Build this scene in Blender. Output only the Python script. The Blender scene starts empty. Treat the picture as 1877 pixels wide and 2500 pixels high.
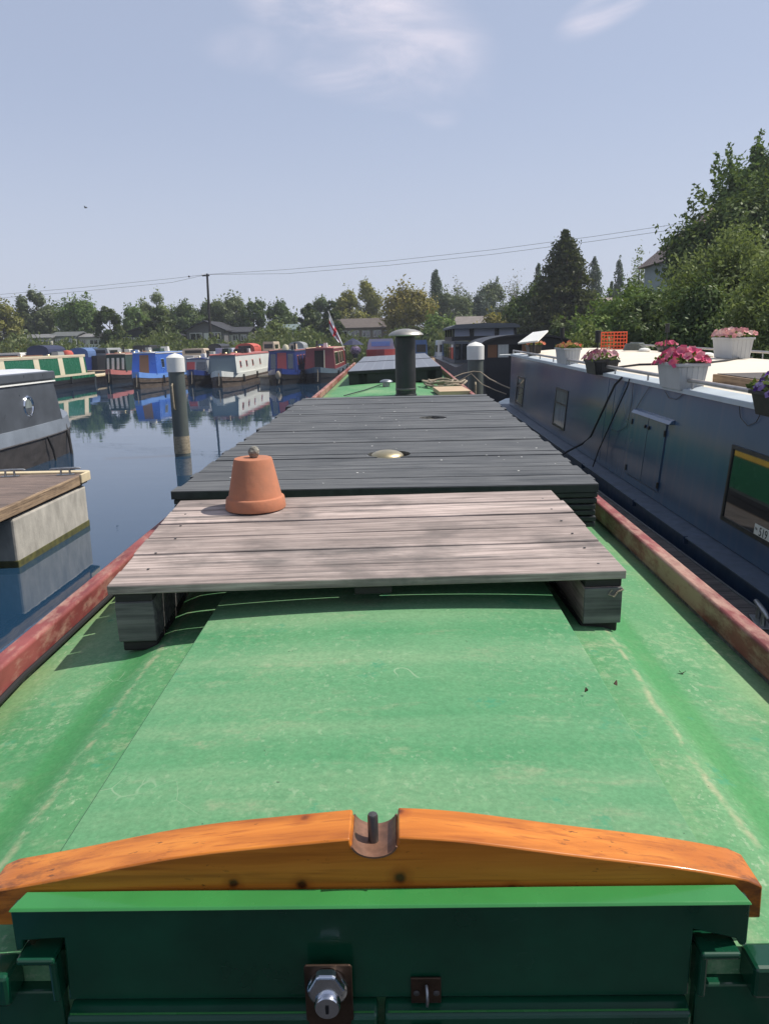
import bpy, math, random
import numpy as np
from mathutils import Matrix, Vector

random.seed(7)
RNG = np.random.default_rng(11)
SC = bpy.context.scene
COL = SC.collection
rad = math.radians

# ------------------------------------------------------------------ camera
FPX, CAM_H, CX, CY = 1900.0, 2.5, 938.5, 1250.0
TRIM = rad(.85)                       # the boat we stand on floats a little bow-up
PITCH, YAW, ROLL = rad(13.25) - TRIM, rad(1.09), rad(-1.35)
CAMR = Matrix.Rotation(YAW, 3, 'Z') @ Matrix.Rotation(math.pi / 2 - PITCH, 3, 'X') @ Matrix.Rotation(ROLL, 3, 'Z')
EYE = Vector((0, 0, CAM_H))
cam = bpy.data.objects.new('camera', bpy.data.cameras.new('camera'))
COL.objects.link(cam)
cam.matrix_world = Matrix.Translation(EYE) @ CAMR.to_4x4()
cam.data.sensor_width = 36
cam.data.lens = 36 * FPX / 2500
cam.data.clip_start = .05
cam.data.clip_end = 6000
SC.camera = cam
MBOAT = Matrix.Translation(EYE) @ Matrix.Rotation(TRIM, 4, 'X') @ Matrix.Translation(-EYE)
ID = Matrix.Identity(4)


def ray(px, py):
    return CAMR @ Vector(((px - CX) / FPX, -(py - CY) / FPX, -1))


def W(px, py, z=None, Y=None, X=None):
    d = ray(px, py)
    t = (z - CAM_H) / d.z if z is not None else (Y / d.y if Y is not None else X / d.x)
    return EYE + d * t


def hit(px, py, M, n, dd):
    """Point of the sight line on a plane n.p = dd given in the frame M."""
    I = M.inverted()
    o = I @ EYE
    d = I.to_3x3() @ ray(px, py)
    n = Vector(n)
    t = (dd - n.dot(o)) / n.dot(d)
    return o + d * t


def HB(px, py, Y=None, z=None):
    return hit(px, py, MBOAT, (0, 1, 0), Y) if Y is not None else hit(px, py, MBOAT, (0, 0, 1), z)


# ------------------------------------------------------------------ geometry builder
class G:
    def __init__(s):
        s.v, s.f = [], []

    def add(s, vs, fs):
        n = len(s.v)
        s.v += [tuple(p) for p in vs]
        s.f += [tuple(n + i for i in f) for f in fs]
        return s

    def hexa(s, p):
        """eight corners: bottom ring then top ring, both counter-clockwise seen from above"""
        return s.add(p, [(3, 2, 1, 0), (4, 5, 6, 7), (0, 1, 5, 4), (1, 2, 6, 5), (2, 3, 7, 6), (3, 0, 4, 7)])

    def box(s, x0, x1, y0, y1, z0, z1, M=None):
        p = [(x0, y0, z0), (x1, y0, z0), (x1, y1, z0), (x0, y1, z0), (x0, y0, z1), (x1, y0, z1), (x1, y1, z1), (x0, y1, z1)]
        if M:
            p = [M @ Vector(q) for q in p]
        return s.hexa(p)

    def taper(s, b, t, z0, z1):
        """b, t = (x0,x1,y0,y1) of bottom and top"""
        p = []
        for (x0, x1, y0, y1), z in ((b, z0), (t, z1)):
            p += [(x0, y0, z), (x1, y0, z), (x1, y1, z), (x0, y1, z)]
        return s.hexa(p)

    def prism(s, pts, a0, a1, axis='y'):
        n = len(pts)
        f = {'y': lambda u, w, a: (u, a, w), 'x': lambda u, w, a: (a, u, w), 'z': lambda u, w, a: (u, w, a)}[axis]
        vs = [f(u, w, a0) for u, w in pts] + [f(u, w, a1) for u, w in pts]
        fs = [tuple(range(n)), tuple(range(2 * n - 1, n - 1, -1))]
        fs += [(i, n + i, n + (i + 1) % n, (i + 1) % n) for i in range(n)]
        return s.add(vs, fs)

    def loft(s, rings, closed=True, caps=True):
        n = len(rings[0])
        vs = [p for r in rings for p in r]
        fs = []
        for k in range(len(rings) - 1):
            for i in range(n if closed else n - 1):
                j = (i + 1) % n
                fs.append((k * n + i, k * n + j, (k + 1) * n + j, (k + 1) * n + i))
        if caps and closed:
            fs.append(tuple(range(n - 1, -1, -1)))
            fs.append(tuple((len(rings) - 1) * n + i for i in range(n)))
        return s.add(vs, fs)

    def tube(s, pts, r, n=8):
        pts = [Vector(p) for p in pts]
        rs = r if isinstance(r, (list, tuple)) else [r] * len(pts)
        rings = []
        up = None
        for i, p in enumerate(pts):
            t = (pts[min(i + 1, len(pts) - 1)] - pts[max(i - 1, 0)])
            t = t.normalized() if t.length > 1e-9 else Vector((0, 0, 1))
            if up is None:
                up = t.orthogonal().normalized()
            up = (up - t * up.dot(t))
            up = up.normalized() if up.length > 1e-6 else t.orthogonal().normalized()
            b = t.cross(up)
            rings.append([p + (up * math.cos(2 * math.pi * k / n) + b * math.sin(2 * math.pi * k / n)) * rs[i] for k in range(n)])
        return s.loft(rings)

    def lathe(s, prof, n=24, at=(0, 0, 0), M=None):
        rings = []
        for r, z in prof:
            rg = [Vector((r * math.cos(2 * math.pi * k / n), r * math.sin(2 * math.pi * k / n), z)) for k in range(n)]
            if M:
                rg = [M @ p for p in rg]
            rings.append([p + Vector(at) for p in rg])
        return s.loft(rings)

    def ball(s, c, rx, ry, rz, n=12, m=8):
        prof = [(max(1e-4, math.sin(math.pi * k / m)), -math.cos(math.pi * k / m)) for k in range(m + 1)]
        return s.lathe(prof, n, c, Matrix.Diagonal((rx, ry, rz)))

    def build(s, name, mat, parent=None, bevel=0, smooth=False, label=None, angle=35, segs=2):
        me = bpy.data.meshes.new(name)
        me.from_pydata(s.v, [], s.f)
        me.validate()
        me.materials.append(mat)
        o = bpy.data.objects.new(name, me)
        COL.objects.link(o)
        if parent:
            o.parent = parent
        if label:
            o['label'] = label
        import bmesh
        bm = bmesh.new()
        bm.from_mesh(me)
        bmesh.ops.recalc_face_normals(bm, faces=bm.faces)
        bm.to_mesh(me)
        bm.free()
        if smooth:
            me.polygons.foreach_set('use_smooth', [True] * len(me.polygons))
            me.set_sharp_from_angle(angle=rad(angle))
        if bevel:
            md = o.modifiers.new('bevel', 'BEVEL')
            md.width = bevel
            md.segments = segs
            md.limit_method = 'ANGLE'
            md.angle_limit = rad(40)
        return o


def thing(name, label, cat, loc=(0, 0, 0), rotz=0, group=None, frame=ID, rot=None):
    o = bpy.data.objects.new(name, None)
    COL.objects.link(o)
    o.empty_display_size = .1
    o.matrix_world = frame @ Matrix.Translation(Vector(loc)) @ (rot.to_4x4() if rot else Matrix.Rotation(rotz, 4, 'Z'))
    o['label'] = label
    o['category'] = cat
    if group:
        o['group'] = group
    return o


def tag(o, label, cat, group=None):
    o['label'] = label
    o['category'] = cat
    if group:
        o['group'] = group
    return o


def struct(o, kind='structure'):
    o['kind'] = kind
    return o


def dup(root, loc=None, rotz=None, label=None):
    r = root.copy()
    COL.objects.link(r)
    if loc is not None:
        r.location = loc
    if rotz is not None:
        r.rotation_euler.z = rotz
    if label:
        r['label'] = label
    for ch in list(root.children):
        c = ch.copy()
        COL.objects.link(c)
        c.parent = r
        for g in list(ch.children):
            d = g.copy()
            COL.objects.link(d)
            d.parent = c
    return r


# ------------------------------------------------------------------ materials
class NT:
    def __init__(s, name):
        s.m = bpy.data.materials.new(name)
        s.m.use_nodes = True
        s.t = s.m.node_tree
        s.b = s.t.nodes['Principled BSDF']
        s.out = s.t.nodes['Material Output']
        s.co = s.n('ShaderNodeTexCoord')

    def n(s, typ, **k):
        o = s.t.nodes.new(typ)
        for a, v in k.items():
            setattr(o, a, v)
        return o

    def l(s, a, b):
        s.t.links.new(a, b)

    def vec(s, scale=(1, 1, 1), loc=(0, 0, 0), rot=(0, 0, 0)):
        mp = s.n('ShaderNodeMapping')
        mp.inputs['Scale'].default_value = scale
        mp.inputs['Location'].default_value = loc
        mp.inputs['Rotation'].default_value = rot
        s.l(s.co.outputs['Object'], mp.inputs['Vector'])
        return mp.outputs[0]

    def noise(s, scale, detail=4, rough=.55, stretch=(1, 1, 1), loc=(0, 0, 0), rot=(0, 0, 0), dist=0):
        o = s.n('ShaderNodeTexNoise')
        o.inputs['Scale'].default_value = scale
        o.inputs['Detail'].default_value = detail
        o.inputs['Roughness'].default_value = rough
        o.inputs['Distortion'].default_value = dist
        s.l(s.vec(stretch, loc, rot), o.inputs['Vector'])
        return o.outputs['Fac']

    def ramp(s, fac, stops):
        o = s.n('ShaderNodeValToRGB')
        el = o.color_ramp.elements
        while len(el) < len(stops):
            el.new(.5)
        for e, (p, c) in zip(el, stops):
            e.position = p
            e.color = (*c, 1) if len(c) == 3 else c
        s.l(fac, o.inputs[0])
        return o.outputs[0]

    def step(s, fac, a, b):
        o = s.n('ShaderNodeMapRange')
        o.inputs['From Min'].default_value = a
        o.inputs['From Max'].default_value = b
        s.l(fac, o.inputs['Value'])
        return o.outputs[0]

    def mix(s, fac, a, b, mode='MIX'):
        o = s.n('ShaderNodeMix', data_type='RGBA', blend_type=mode)
        for sock, v in ((o.inputs[0], fac), (o.inputs[6], a), (o.inputs[7], b)):
            if hasattr(v, 'is_output'):
                s.l(v, sock)
            elif isinstance(v, (int, float)):
                sock.default_value = v
            else:
                sock.default_value = (*v, 1)
        return o.outputs[2]

    def math(s, op, a, b=0.):
        o = s.n('ShaderNodeMath', operation=op)
        for sock, v in zip(o.inputs, (a, b)):
            if hasattr(v, 'is_output'):
                s.l(v, sock)
            else:
                sock.default_value = v
        return o.outputs[0]

    def sep(s):
        o = s.n('ShaderNodeSeparateXYZ')
        s.l(s.co.outputs['Object'], o.inputs[0])
        return o.outputs

    def bump(s, h, strength=.3, dist=.01):
        o = s.n('ShaderNodeBump')
        o.inputs['Strength'].default_value = strength
        o.inputs['Distance'].default_value = dist
        s.l(h, o.inputs['Height'])
        s.l(o.outputs[0], s.b.inputs['Normal'])

    def set(s, **k):
        for a, v in k.items():
            sock = s.b.inputs[a.replace('_', ' ')]
            if hasattr(v, 'is_output'):
                s.l(v, sock)
            elif isinstance(v, (int, float)):
                sock.default_value = v
            else:
                sock.default_value = (*v, 1)
        return s.m


def plain(name, col, rough=.5, metal=0, var=.25, scale=6, stretch=(1, 1, 1), coat=0, bump=.0, spec=.5, col2=None, lo=.35, hi=.7):
    """paint, plastic or metal with uneven tone"""
    t = NT(name)
    c2 = col2 if col2 else tuple(x * (1 - var) for x in col)
    f = t.noise(scale, 5, .6, stretch)
    c = t.ramp(f, [(lo, c2), (hi, col)])
    t.set(Base_Color=c, Metallic=metal, Coat_Weight=coat)
    t.b.inputs['Specular IOR Level'].default_value = spec
    r = t.step(t.noise(scale * 2.3, 3), .2, .8)
    rr = t.n('ShaderNodeMapRange')
    rr.inputs['To Min'].default_value = max(0, rough - .08)
    rr.inputs['To Max'].default_value = min(1, rough + .1)
    t.l(r, rr.inputs['Value'])
    t.l(rr.outputs[0], t.b.inputs['Roughness'])
    if bump:
        t.bump(t.noise(scale * 5, 4), bump, .01)
    return t.m


def green_roof(name, hatch=False):
    t = NT(name)
    big = t.noise(2.2 if not hatch else 3, 5, .6, (1, .7, 1), dist=.4)
    base = t.ramp(big, [(.3, (.052, .215, .078)), (.5, (.092, .262, .112)), (.68, (.175, .315, .155))])
    if hatch:
        band = t.noise(1, 3, .5, (.7, 7, 1), (3, 0, 0))
        base = t.mix(.75, base, t.ramp(band, [(.36, (.062, .235, .100)), (.5, (.102, .268, .128)), (.62, (.155, .298, .155))]))
    fine = t.noise(46, 6, .72, (1, .8, 1))
    area = t.step(t.noise(2.6, 4, .6, loc=(4, 2, 0)), .42, .66)
    chalk = t.math('MULTIPLY', t.step(fine, .50, .66), area)
    base = t.mix(t.math('MULTIPLY', chalk, .32 if hatch else .62), base, (.33, .42, .25))
    flecks = t.math('MULTIPLY', t.step(t.noise(85, 3, .6, (1, .7, 1), (2, 2, 2)), .60, .68), t.step(t.noise(4.5, 3, .5, loc=(1, 8, 0)), .42, .6))
    base = t.mix(t.math('MULTIPLY', flecks, .22 if hatch else .45), base, (.40, .47, .32))
    rub = t.math('MULTIPLY', t.math('MULTIPLY', t.step(t.noise(5, 5, .7, (1, 2.6, 1), (7, 1, 0)), .56, .72), t.step(fine, .3, .6)), .6)
    base = t.mix(rub, base, (.30, .32, .20))
    if not hatch:
        # paint scuffed off along the ridge beside the hatch, and the slope's shade painted as darker green in the dip outside it
        x = t.math('ABSOLUTE', t.math('ADD', t.sep()[0], .037))
        near = t.math('LESS_THAN', t.sep()[1], 2.72)
        dip = t.math('MULTIPLY', t.math('SUBTRACT', 1, t.step(t.math('ABSOLUTE', t.math('SUBTRACT', x, .585)), .02, .05)), near)
        base = t.mix(t.math('MULTIPLY', dip, .75), base, (.045, .225, .065))
        wob = t.math('ADD', x, t.math('MULTIPLY', t.math('SUBTRACT', t.noise(7, 3), .5), .03))
        ridge = t.math('SUBTRACT', 1, t.step(t.math('ABSOLUTE', t.math('SUBTRACT', wob, .527)), .002, .010))
        ridge = t.math('MULTIPLY', t.math('MULTIPLY', ridge, near), t.step(t.noise(16, 5, .7), .42, .58))
        base = t.mix(t.math('MULTIPLY', ridge, .5), base, (.42, .38, .24))
        edge = t.math('MULTIPLY', t.step(x, .74, .83), t.step(t.noise(8, 4, .6, (1, .5, 1)), .3, .6))
        base = t.mix(t.math('MULTIPLY', edge, .5), base, (.27, .31, .13))
    mot = t.ramp(t.noise(120, 4, .7, loc=(3, 3, 3)), [(.3, (.80, .82, .80)), (.7, (1.18, 1.14, 1.15))])
    base = t.mix(1.0, base, mot, 'MULTIPLY')
    # chipped darker patches
    v = t.noise(9, 3, .5, loc=(2, 5, 0))
    w = t.noise(60, 4, .7)
    chip = t.math('MULTIPLY', t.step(v, .66, .70), t.step(w, .45, .6))
    base = t.mix(t.math('MULTIPLY', chip, .75), base, (.045, .24, .12))
    # scratches
    sc = t.n('ShaderNodeTexVoronoi', feature='DISTANCE_TO_EDGE')
    sc.inputs['Scale'].default_value = 5
    mp = t.n('ShaderNodeVectorMath', operation='ADD')
    nz = t.n('ShaderNodeTexNoise')
    nz.inputs['Scale'].default_value = 3
    t.l(t.vec(), nz.inputs['Vector'])
    t.l(t.vec((1, .8, 1)), mp.inputs[0])
    t.l(nz.outputs['Color'], mp.inputs[1])
    t.l(mp.outputs[0], sc.inputs['Vector'])
    line = t.math('SUBTRACT', 1, t.step(sc.outputs['Distance'], .002, .010))
    line = t.math('MULTIPLY', line, t.step(t.noise(4, 2, loc=(9, 9, 0)), .62, .7))
    base = t.mix(t.math('MULTIPLY', line, .4), base, (.40, .48, .33))
    sp = t.step(t.noise(70, 2, .5, loc=(1, 3, 0)), .76, .79)
    base = t.mix(t.math('MULTIPLY', sp, .7), base, (.03, .05, .03))
    t.set(Base_Color=base, Roughness=t.step(big, -.9, 1.0))
    t.b.inputs['Specular IOR Level'].default_value = .35
    t.bump(t.mix(.5, fine, t.noise(6, 3)), .12, .004)
    return t.m


def grain_wood(name, light, mid, dark, axis=0, fine=55, rough=.75, patch=.5, coat=0, bump=.5, spec=.3, plank=None):
    """sawn timber; grain runs along axis"""
    t = NT(name)
    st = [1., 1., 1.]
    st[axis] = .035
    g = t.noise(fine, 6, .65, st, dist=.25)
    st2 = [1., 1., 1.]
    st2[axis] = .06
    g2 = t.noise(fine * .3, 4, .6, st2, (3, 1, 2), dist=.6)
    c = t.ramp(g, [(.3, dark), (.46, mid), (.62, light)])
    c = t.mix(t.math('MULTIPLY', t.step(g2, .5, .66), .75), c, dark)
    pt = t.noise(3.4, 4, .6, loc=(5, 3, 1))
    c = t.mix(t.math('MULTIPLY', t.step(pt, .48, .7), patch), c, dark)
    if patch > .6:
        bl = t.math('MULTIPLY', t.step(t.noise(2.1, 5, .7, (.8, 1, 1), (1, 6, 3), dist=.5), .50, .60), t.step(t.noise(30, 4, .7, (.3, 1, 1)), .3, .6))
        c = t.mix(t.math('MULTIPLY', bl, .62), c, (.14, .125, .115))
    lp_ = t.step(t.noise(6, 5, .65, (.5, 1, 1), (9, 4, 2)), .48, .70)
    c = t.mix(t.math('MULTIPLY', lp_, .45), c, light)
    if plank:
        xyz = t.sep()
        k = t.math('FLOOR', t.math('DIVIDE', xyz[plank[0]], plank[1]))
        wn = t.n('ShaderNodeTexWhiteNoise', noise_dimensions='1D')
        t.l(k, wn.inputs['W'])
        c = t.mix(t.math('MULTIPLY', wn.outputs['Value'], plank[2]), c, tuple(x * .55 for x in mid))
    t.set(Base_Color=c, Roughness=rough, Coat_Weight=coat)
    t.b.inputs['Specular IOR Level'].default_value = spec
    t.bump(g, bump, .003)
    return t.m


def varnished(name, knots):
    t = NT(name)
    g = t.noise(46, 5, .6, (.05, 1, 1), dist=.5)
    c = t.ramp(g, [(.3, (.36, .102, .011)), (.5, (.55, .172, .020)), (.7, (.66, .235, .032))])
    g3 = t.noise(150, 4, .6, (.03, 1, 1), (1, 4, 2), dist=.3)
    c = t.mix(t.math('MULTIPLY', t.step(g3, .54, .68), .55), c, (.25, .055, .008))
    pt = t.noise(7, 3, .5, (.6, 1, 1))
    c = t.mix(t.math('MULTIPLY', t.step(pt, .48, .68), .7), c, (.45, .125, .010))
    dirt = t.math('MULTIPLY', t.step(t.noise(120, 3, .7, (.4, 1, 1)), .62, .68), t.step(t.noise(14, 2), .5, .62))
    c = t.mix(t.math('MULTIPLY', dirt, .85), c, (.05, .02, .008))
    x = t.sep()[0]
    ends = t.math('MULTIPLY', t.step(t.math('ABSOLUTE', x), .34, .47), t.step(t.noise(38, 4, .7, (.5, 1, 1)), .5, .62))
    c = t.mix(t.math('MULTIPLY', ends, .85), c, (.06, .02, .01))
    for (kx, ky, kz, r) in knots:
        d = t.n('ShaderNodeVectorMath', operation='DISTANCE')
        mp = t.vec((1, 1, 1))
        t.l(mp, d.inputs[0])
        d.inputs[1].default_value = (kx, ky, kz)
        dist = t.math('ADD', d.outputs['Value'], t.math('MULTIPLY', t.math('SUBTRACT', t.noise(140, 3), .5), .004))
        k = t.math('SUBTRACT', 1, t.step(dist, r * .25, r * .62))
        k2 = t.math('SUBTRACT', 1, t.step(dist, r * .5, r * 1.3))
        c = t.mix(t.math('MULTIPLY', k2, .5), c, (.26, .045, .004))
        c = t.mix(t.math('MULTIPLY', k, .92), c, (.040, .008, .003))
    t.set(Base_Color=c, Roughness=.38, Coat_Weight=.22)
    t.b.inputs['Specular IOR Level'].default_value = .35
    t.b.inputs['Coat Roughness'].default_value = .12
    t.bump(g, .12, .002)
    return t.m


def red_paint(name):
    t = NT(name)
    f = t.noise(26, 6, .7, (1, .35, 1))
    p = t.noise(3.2, 3, .5, (1, .6, 1))
    worn = t.step(t.math('ADD', t.math('MULTIPLY', f, .55), t.math('MULTIPLY', p, .55)), .52, .64)
    base = t.ramp(t.noise(9, 4, .6, (1, .5, 1)), [(.35, (.15, .030, .027)), (.65, (.28, .070, .062))])
    c = t.mix(t.math('MULTIPLY', worn, .7), base, (.46, .30, .22))
    sp = t.step(t.noise(90, 2), .70, .74)
    c = t.mix(t.math('MULTIPLY', sp, .7), c, (.09, .05, .04))
    t.set(Base_Color=c, Roughness=.6)
    t.bump(f, .3, .003)
    return t.m


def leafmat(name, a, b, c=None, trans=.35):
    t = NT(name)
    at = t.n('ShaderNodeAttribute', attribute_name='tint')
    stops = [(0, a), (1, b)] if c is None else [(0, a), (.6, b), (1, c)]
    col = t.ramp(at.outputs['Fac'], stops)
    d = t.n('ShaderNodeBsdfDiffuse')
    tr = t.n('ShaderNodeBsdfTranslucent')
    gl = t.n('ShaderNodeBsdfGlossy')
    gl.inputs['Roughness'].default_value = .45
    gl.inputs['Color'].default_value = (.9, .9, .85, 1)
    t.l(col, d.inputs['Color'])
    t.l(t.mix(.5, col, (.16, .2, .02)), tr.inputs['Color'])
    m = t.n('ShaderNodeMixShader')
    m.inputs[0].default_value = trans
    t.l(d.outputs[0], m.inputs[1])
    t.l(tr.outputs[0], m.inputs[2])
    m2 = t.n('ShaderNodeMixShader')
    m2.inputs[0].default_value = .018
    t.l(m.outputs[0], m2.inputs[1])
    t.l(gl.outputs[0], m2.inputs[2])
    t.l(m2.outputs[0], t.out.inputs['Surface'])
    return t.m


def glassy(name, col=(.012, .016, .02), rough=.04):
    t = NT(name)
    t.set(Base_Color=col, Roughness=rough)
    t.b.inputs['Specular IOR Level'].default_value = .5
    t.b.inputs['IOR'].default_value = 2.1
    return t.m


M = {}
M['roof'] = green_roof('weathered green roof paint')
M['hatch'] = green_roof('weathered green hatch paint', True)
M['pallet'] = grain_wood('weathered pallet timber', (.60, .49, .44), (.35, .28, .25), (.075, .07, .068), 0, 75, .85, .85, plank=(1, .123, .5))
M['palletdark'] = grain_wood('dark weathered timber', (.21, .20, .185), (.125, .12, .115), (.05, .048, .048), 0, 60, .85, .45)
M['pallety'] = grain_wood('pallet bearer timber', (.46, .35, .29), (.29, .22, .185), (.09, .075, .068), 1, 60, .85, .4)
M['tar'] = grain_wood('rotten black timber', (.05, .045, .042), (.03, .027, .026), (.012, .011, .011), 0, 40, .9, .3)
M['deck'] = grain_wood('charcoal stained decking', (.165, .165, .16), (.083, .086, .086), (.022, .025, .026), 0, 75, .6, .35, spec=.45, plank=(1, .1, .35))
M['deckside'] = plain('charcoal stained end timber', (.028, .032, .031), .6, var=.5, scale=20)
M['beam'] = varnished('varnished orange pine', [(-.175, .03, .075, .014), (-.165, 0, .055, .012), (-.235, .03, .06, .012), (-.085, 0, .052, .013), (-.085, 0, .022, .01), (-.085, .05, .112, .014), (.03, 0, .06, .015), (.045, 0, .03, .01), (.03, .05, .118, .014), (.16, 0, .042, .012), (-.30, .02, .04, .012)])
M['door'] = plain('shaded green gloss paint', (.006, .070, .034), .2, var=.45, scale=5, coat=.3)  # green of the fronts, with their shade darkened into the colour
M['lip'] = plain('sunlit green gloss paint', (.04, .225, .055), .25, var=.15, scale=9, coat=.3)  # the same green with sunlight put into the colour, for top faces
M['red'] = red_paint('worn red rail paint')
M['rust'] = plain('browned steel', (.12, .075, .05), .38, metal=.75, var=.5, scale=40)
M['saddle'] = plain('worn brown saddle', (.26, .13, .08), .5, metal=.2, var=.5, scale=60)
M['chrome'] = plain('chromed steel', (.75, .76, .8), .14, metal=1, var=.12, scale=30)
M['steel'] = plain('dull steel', (.42, .43, .44), .38, metal=.9, var=.3, scale=15)
M['darksteel'] = plain('dark steel pin', (.16, .15, .145), .45, metal=.8, var=.3, scale=40)
M['brass'] = plain('weathered brass', (.62, .52, .32), .36, metal=.85, var=.25, scale=20)
M['terra'] = plain('terracotta', (.50, .185, .095), .85, var=.22, scale=11, bump=.12, col2=(.36, .15, .085))
M['stone'] = plain('rough grey stone', (.42, .40, .34), .9, var=.6, scale=45, bump=.6)
M['flue'] = plain('black flue paint', (.022, .023, .026), .45, var=.3, scale=6, coat=.1)
M['cap'] = plain('dull aluminium cap', (.45, .43, .39), .45, metal=.8, var=.2, scale=12)
M['black'] = plain('black plastic', (.014, .014, .015), .45, var=.3)
M['rubber'] = plain('black rubber', (.012, .012, .013), .7, var=.3)
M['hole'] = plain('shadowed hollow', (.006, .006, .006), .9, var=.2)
M['rope'] = plain('hemp rope', (.40, .33, .24), .95, var=.4, scale=60, bump=.6)
M['ply'] = plain('plywood', (.55, .40, .26), .8, var=.25, scale=9, stretch=(.3, 2, 1))
M['concrete'] = plain('pontoon concrete', (.50, .465, .40), .9, var=.38, scale=5, stretch=(1, 1, .5), bump=.3)
M['algae'] = plain('algae band', (.12, .115, .03), .85, var=.5, scale=10, col2=(.05, .05, .015))
M['pdeck'] = grain_wood('pontoon decking', (.30, .22, .185), (.19, .145, .125), (.075, .062, .058), 0, 50, .85, .35, plank=(1, .12, .45))
M['pedge'] = grain_wood('pontoon edge timber', (.38, .27, .17), (.25, .17, .105), (.09, .065, .05), 1, 50, .85, .3)
M['cream'] = plain('cream fender strip', (.68, .56, .36), .7, var=.15, scale=8)
M['pdeckr'] = grain_wood('grey pontoon decking', (.20, .175, .16), (.13, .115, .108), (.05, .046, .045), 0, 50, .85, .35, plank=(1, .12, .5))
M['white'] = plain('white paint', (.76, .75, .70), .5, var=.1, scale=4)
M['piling'] = plain('grey-green steel piling', (.115, .13, .115), .5, var=.3, scale=4, stretch=(1, 1, .25))
M['pilrust'] = plain('pale scoured piling', (.42, .35, .24), .8, var=.5, scale=12, stretch=(1, 1, 2))
M['glass'] = glassy('dark window glass')
M['curtain'] = plain('pale curtain', (.52, .55, .52), .9, var=.3, scale=12, stretch=(1, 4, .3))
M['creamroof'] = plain('cream roof paint', (.78, .69, .56), .6, var=.08, scale=1.5)
M['palerim'] = plain('pale blue grey paint', (.50, .56, .60), .5, var=.15, scale=3)
M['pipe'] = plain('galvanised rail', (.50, .47, .44), .45, metal=.5, var=.3, scale=8)
M['orange'] = plain('orange plastic', (.80, .10, .025), .45, var=.1)
M['trough'] = plain('pale grey plastic', (.47, .48, .48), .6, var=.1, scale=5)
M['soil'] = plain('soil', (.04, .028, .02), .95, var=.5, scale=50)
M['purple'] = plain('purple petal', (.10, .02, .2), .7, var=.3)
M['solar'] = None


def bluehull():
    t = NT('streaked blue boat paint')
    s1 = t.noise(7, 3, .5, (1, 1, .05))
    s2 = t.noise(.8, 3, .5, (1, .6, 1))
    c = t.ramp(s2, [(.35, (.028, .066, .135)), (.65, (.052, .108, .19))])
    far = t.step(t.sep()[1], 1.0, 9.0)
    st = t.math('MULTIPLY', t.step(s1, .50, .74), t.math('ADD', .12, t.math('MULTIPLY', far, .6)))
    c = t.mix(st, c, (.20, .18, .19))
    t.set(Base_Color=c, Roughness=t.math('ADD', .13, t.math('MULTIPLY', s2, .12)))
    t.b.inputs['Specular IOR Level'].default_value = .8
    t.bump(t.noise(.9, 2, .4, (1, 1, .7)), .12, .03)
    return t.m


M['bluehull'] = bluehull()
M['bluegun'] = plain('blue gunwale paint', (.10, .135, .19), .5, var=.3, scale=6)
M['blueband'] = plain('deep blue hull paint', (.015, .04, .10), .35, var=.3, scale=5)


def solar():
    t = NT('solar cells')
    b = t.n('ShaderNodeTexBrick')
    b.offset = 0
    b.inputs['Color1'].default_value = (.105, .11, .13, 1)
    b.inputs['Color2'].default_value = (.115, .12, .14, 1)
    b.inputs['Mortar'].default_value = (.24, .25, .27, 1)
    b.inputs['Scale'].default_value = 1
    b.inputs['Mortar Size'].default_value = .006
    b.inputs['Brick Width'].default_value = .158
    b.inputs['Row Height'].default_value = .158
    t.l(t.vec(), b.inputs['Vector'])
    t.set(Base_Color=b.outputs['Color'], Roughness=.28)
    t.b.inputs['Specular IOR Level'].default_value = 1.0
    return t.m


M['solar'] = solar()

# ------------------------------------------------------------------ world and sun
SUN_EL, SUN_AZ = rad(55), rad(9)        # azimuth counted from +X towards +Y
sdir = Vector((math.cos(SUN_EL) * math.cos(SUN_AZ), math.cos(SUN_EL) * math.sin(SUN_AZ), math.sin(SUN_EL)))
wd = bpy.data.worlds.new('World')
SC.world = wd
wd.use_nodes = True
wt = wd.node_tree
bg = wt.nodes['Background']
sky = wt.nodes.new('ShaderNodeTexSky')
sky.sky_type = 'NISHITA'
sky.sun_disc = False
sky.sun_elevation = SUN_EL
sky.sun_rotation = math.pi / 2 - SUN_AZ
sky.altitude = 50
sky.air_density = 1.0
sky.dust_density = 1.0
sky.ozone_density = 1.5
tc = wt.nodes.new('ShaderNodeTexCoord')


def wn(typ, **k):
    o = wt.nodes.new(typ)
    for a, v in k.items():
        setattr(o, a, v)
    return o


def wlink(a, b):
    wt.links.new(a, b)


def wmath(op, a, b=0., c=0.):
    o = wn('ShaderNodeMath', operation=op)
    for sock, v in zip(o.inputs, (a, b, c)):
        if hasattr(v, 'is_output'):
            wlink(v, sock)
        else:
            sock.default_value = v
    return o.outputs[0]


def wrange(v, a, b):
    o = wn('ShaderNodeMapRange', interpolation_type='SMOOTHSTEP')
    o.inputs['From Min'].default_value = a
    o.inputs['From Max'].default_value = b
    wlink(v, o.inputs['Value'])
    return o.outputs[0]


# thin cirrus in two patches of the sky, given by direction (azimuth, elevation)
sx = wn('ShaderNodeSeparateXYZ')
wlink(tc.outputs['Generated'], sx.inputs[0])
az = wmath('ARCTAN2', sx.outputs[0], sx.outputs[1])
el = wmath('ARCSINE', sx.outputs[2])


def dirof(px, py):
    d = ray(px, py).normalized()
    return math.atan2(d.x, d.y), math.asin(d.z)


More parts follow.
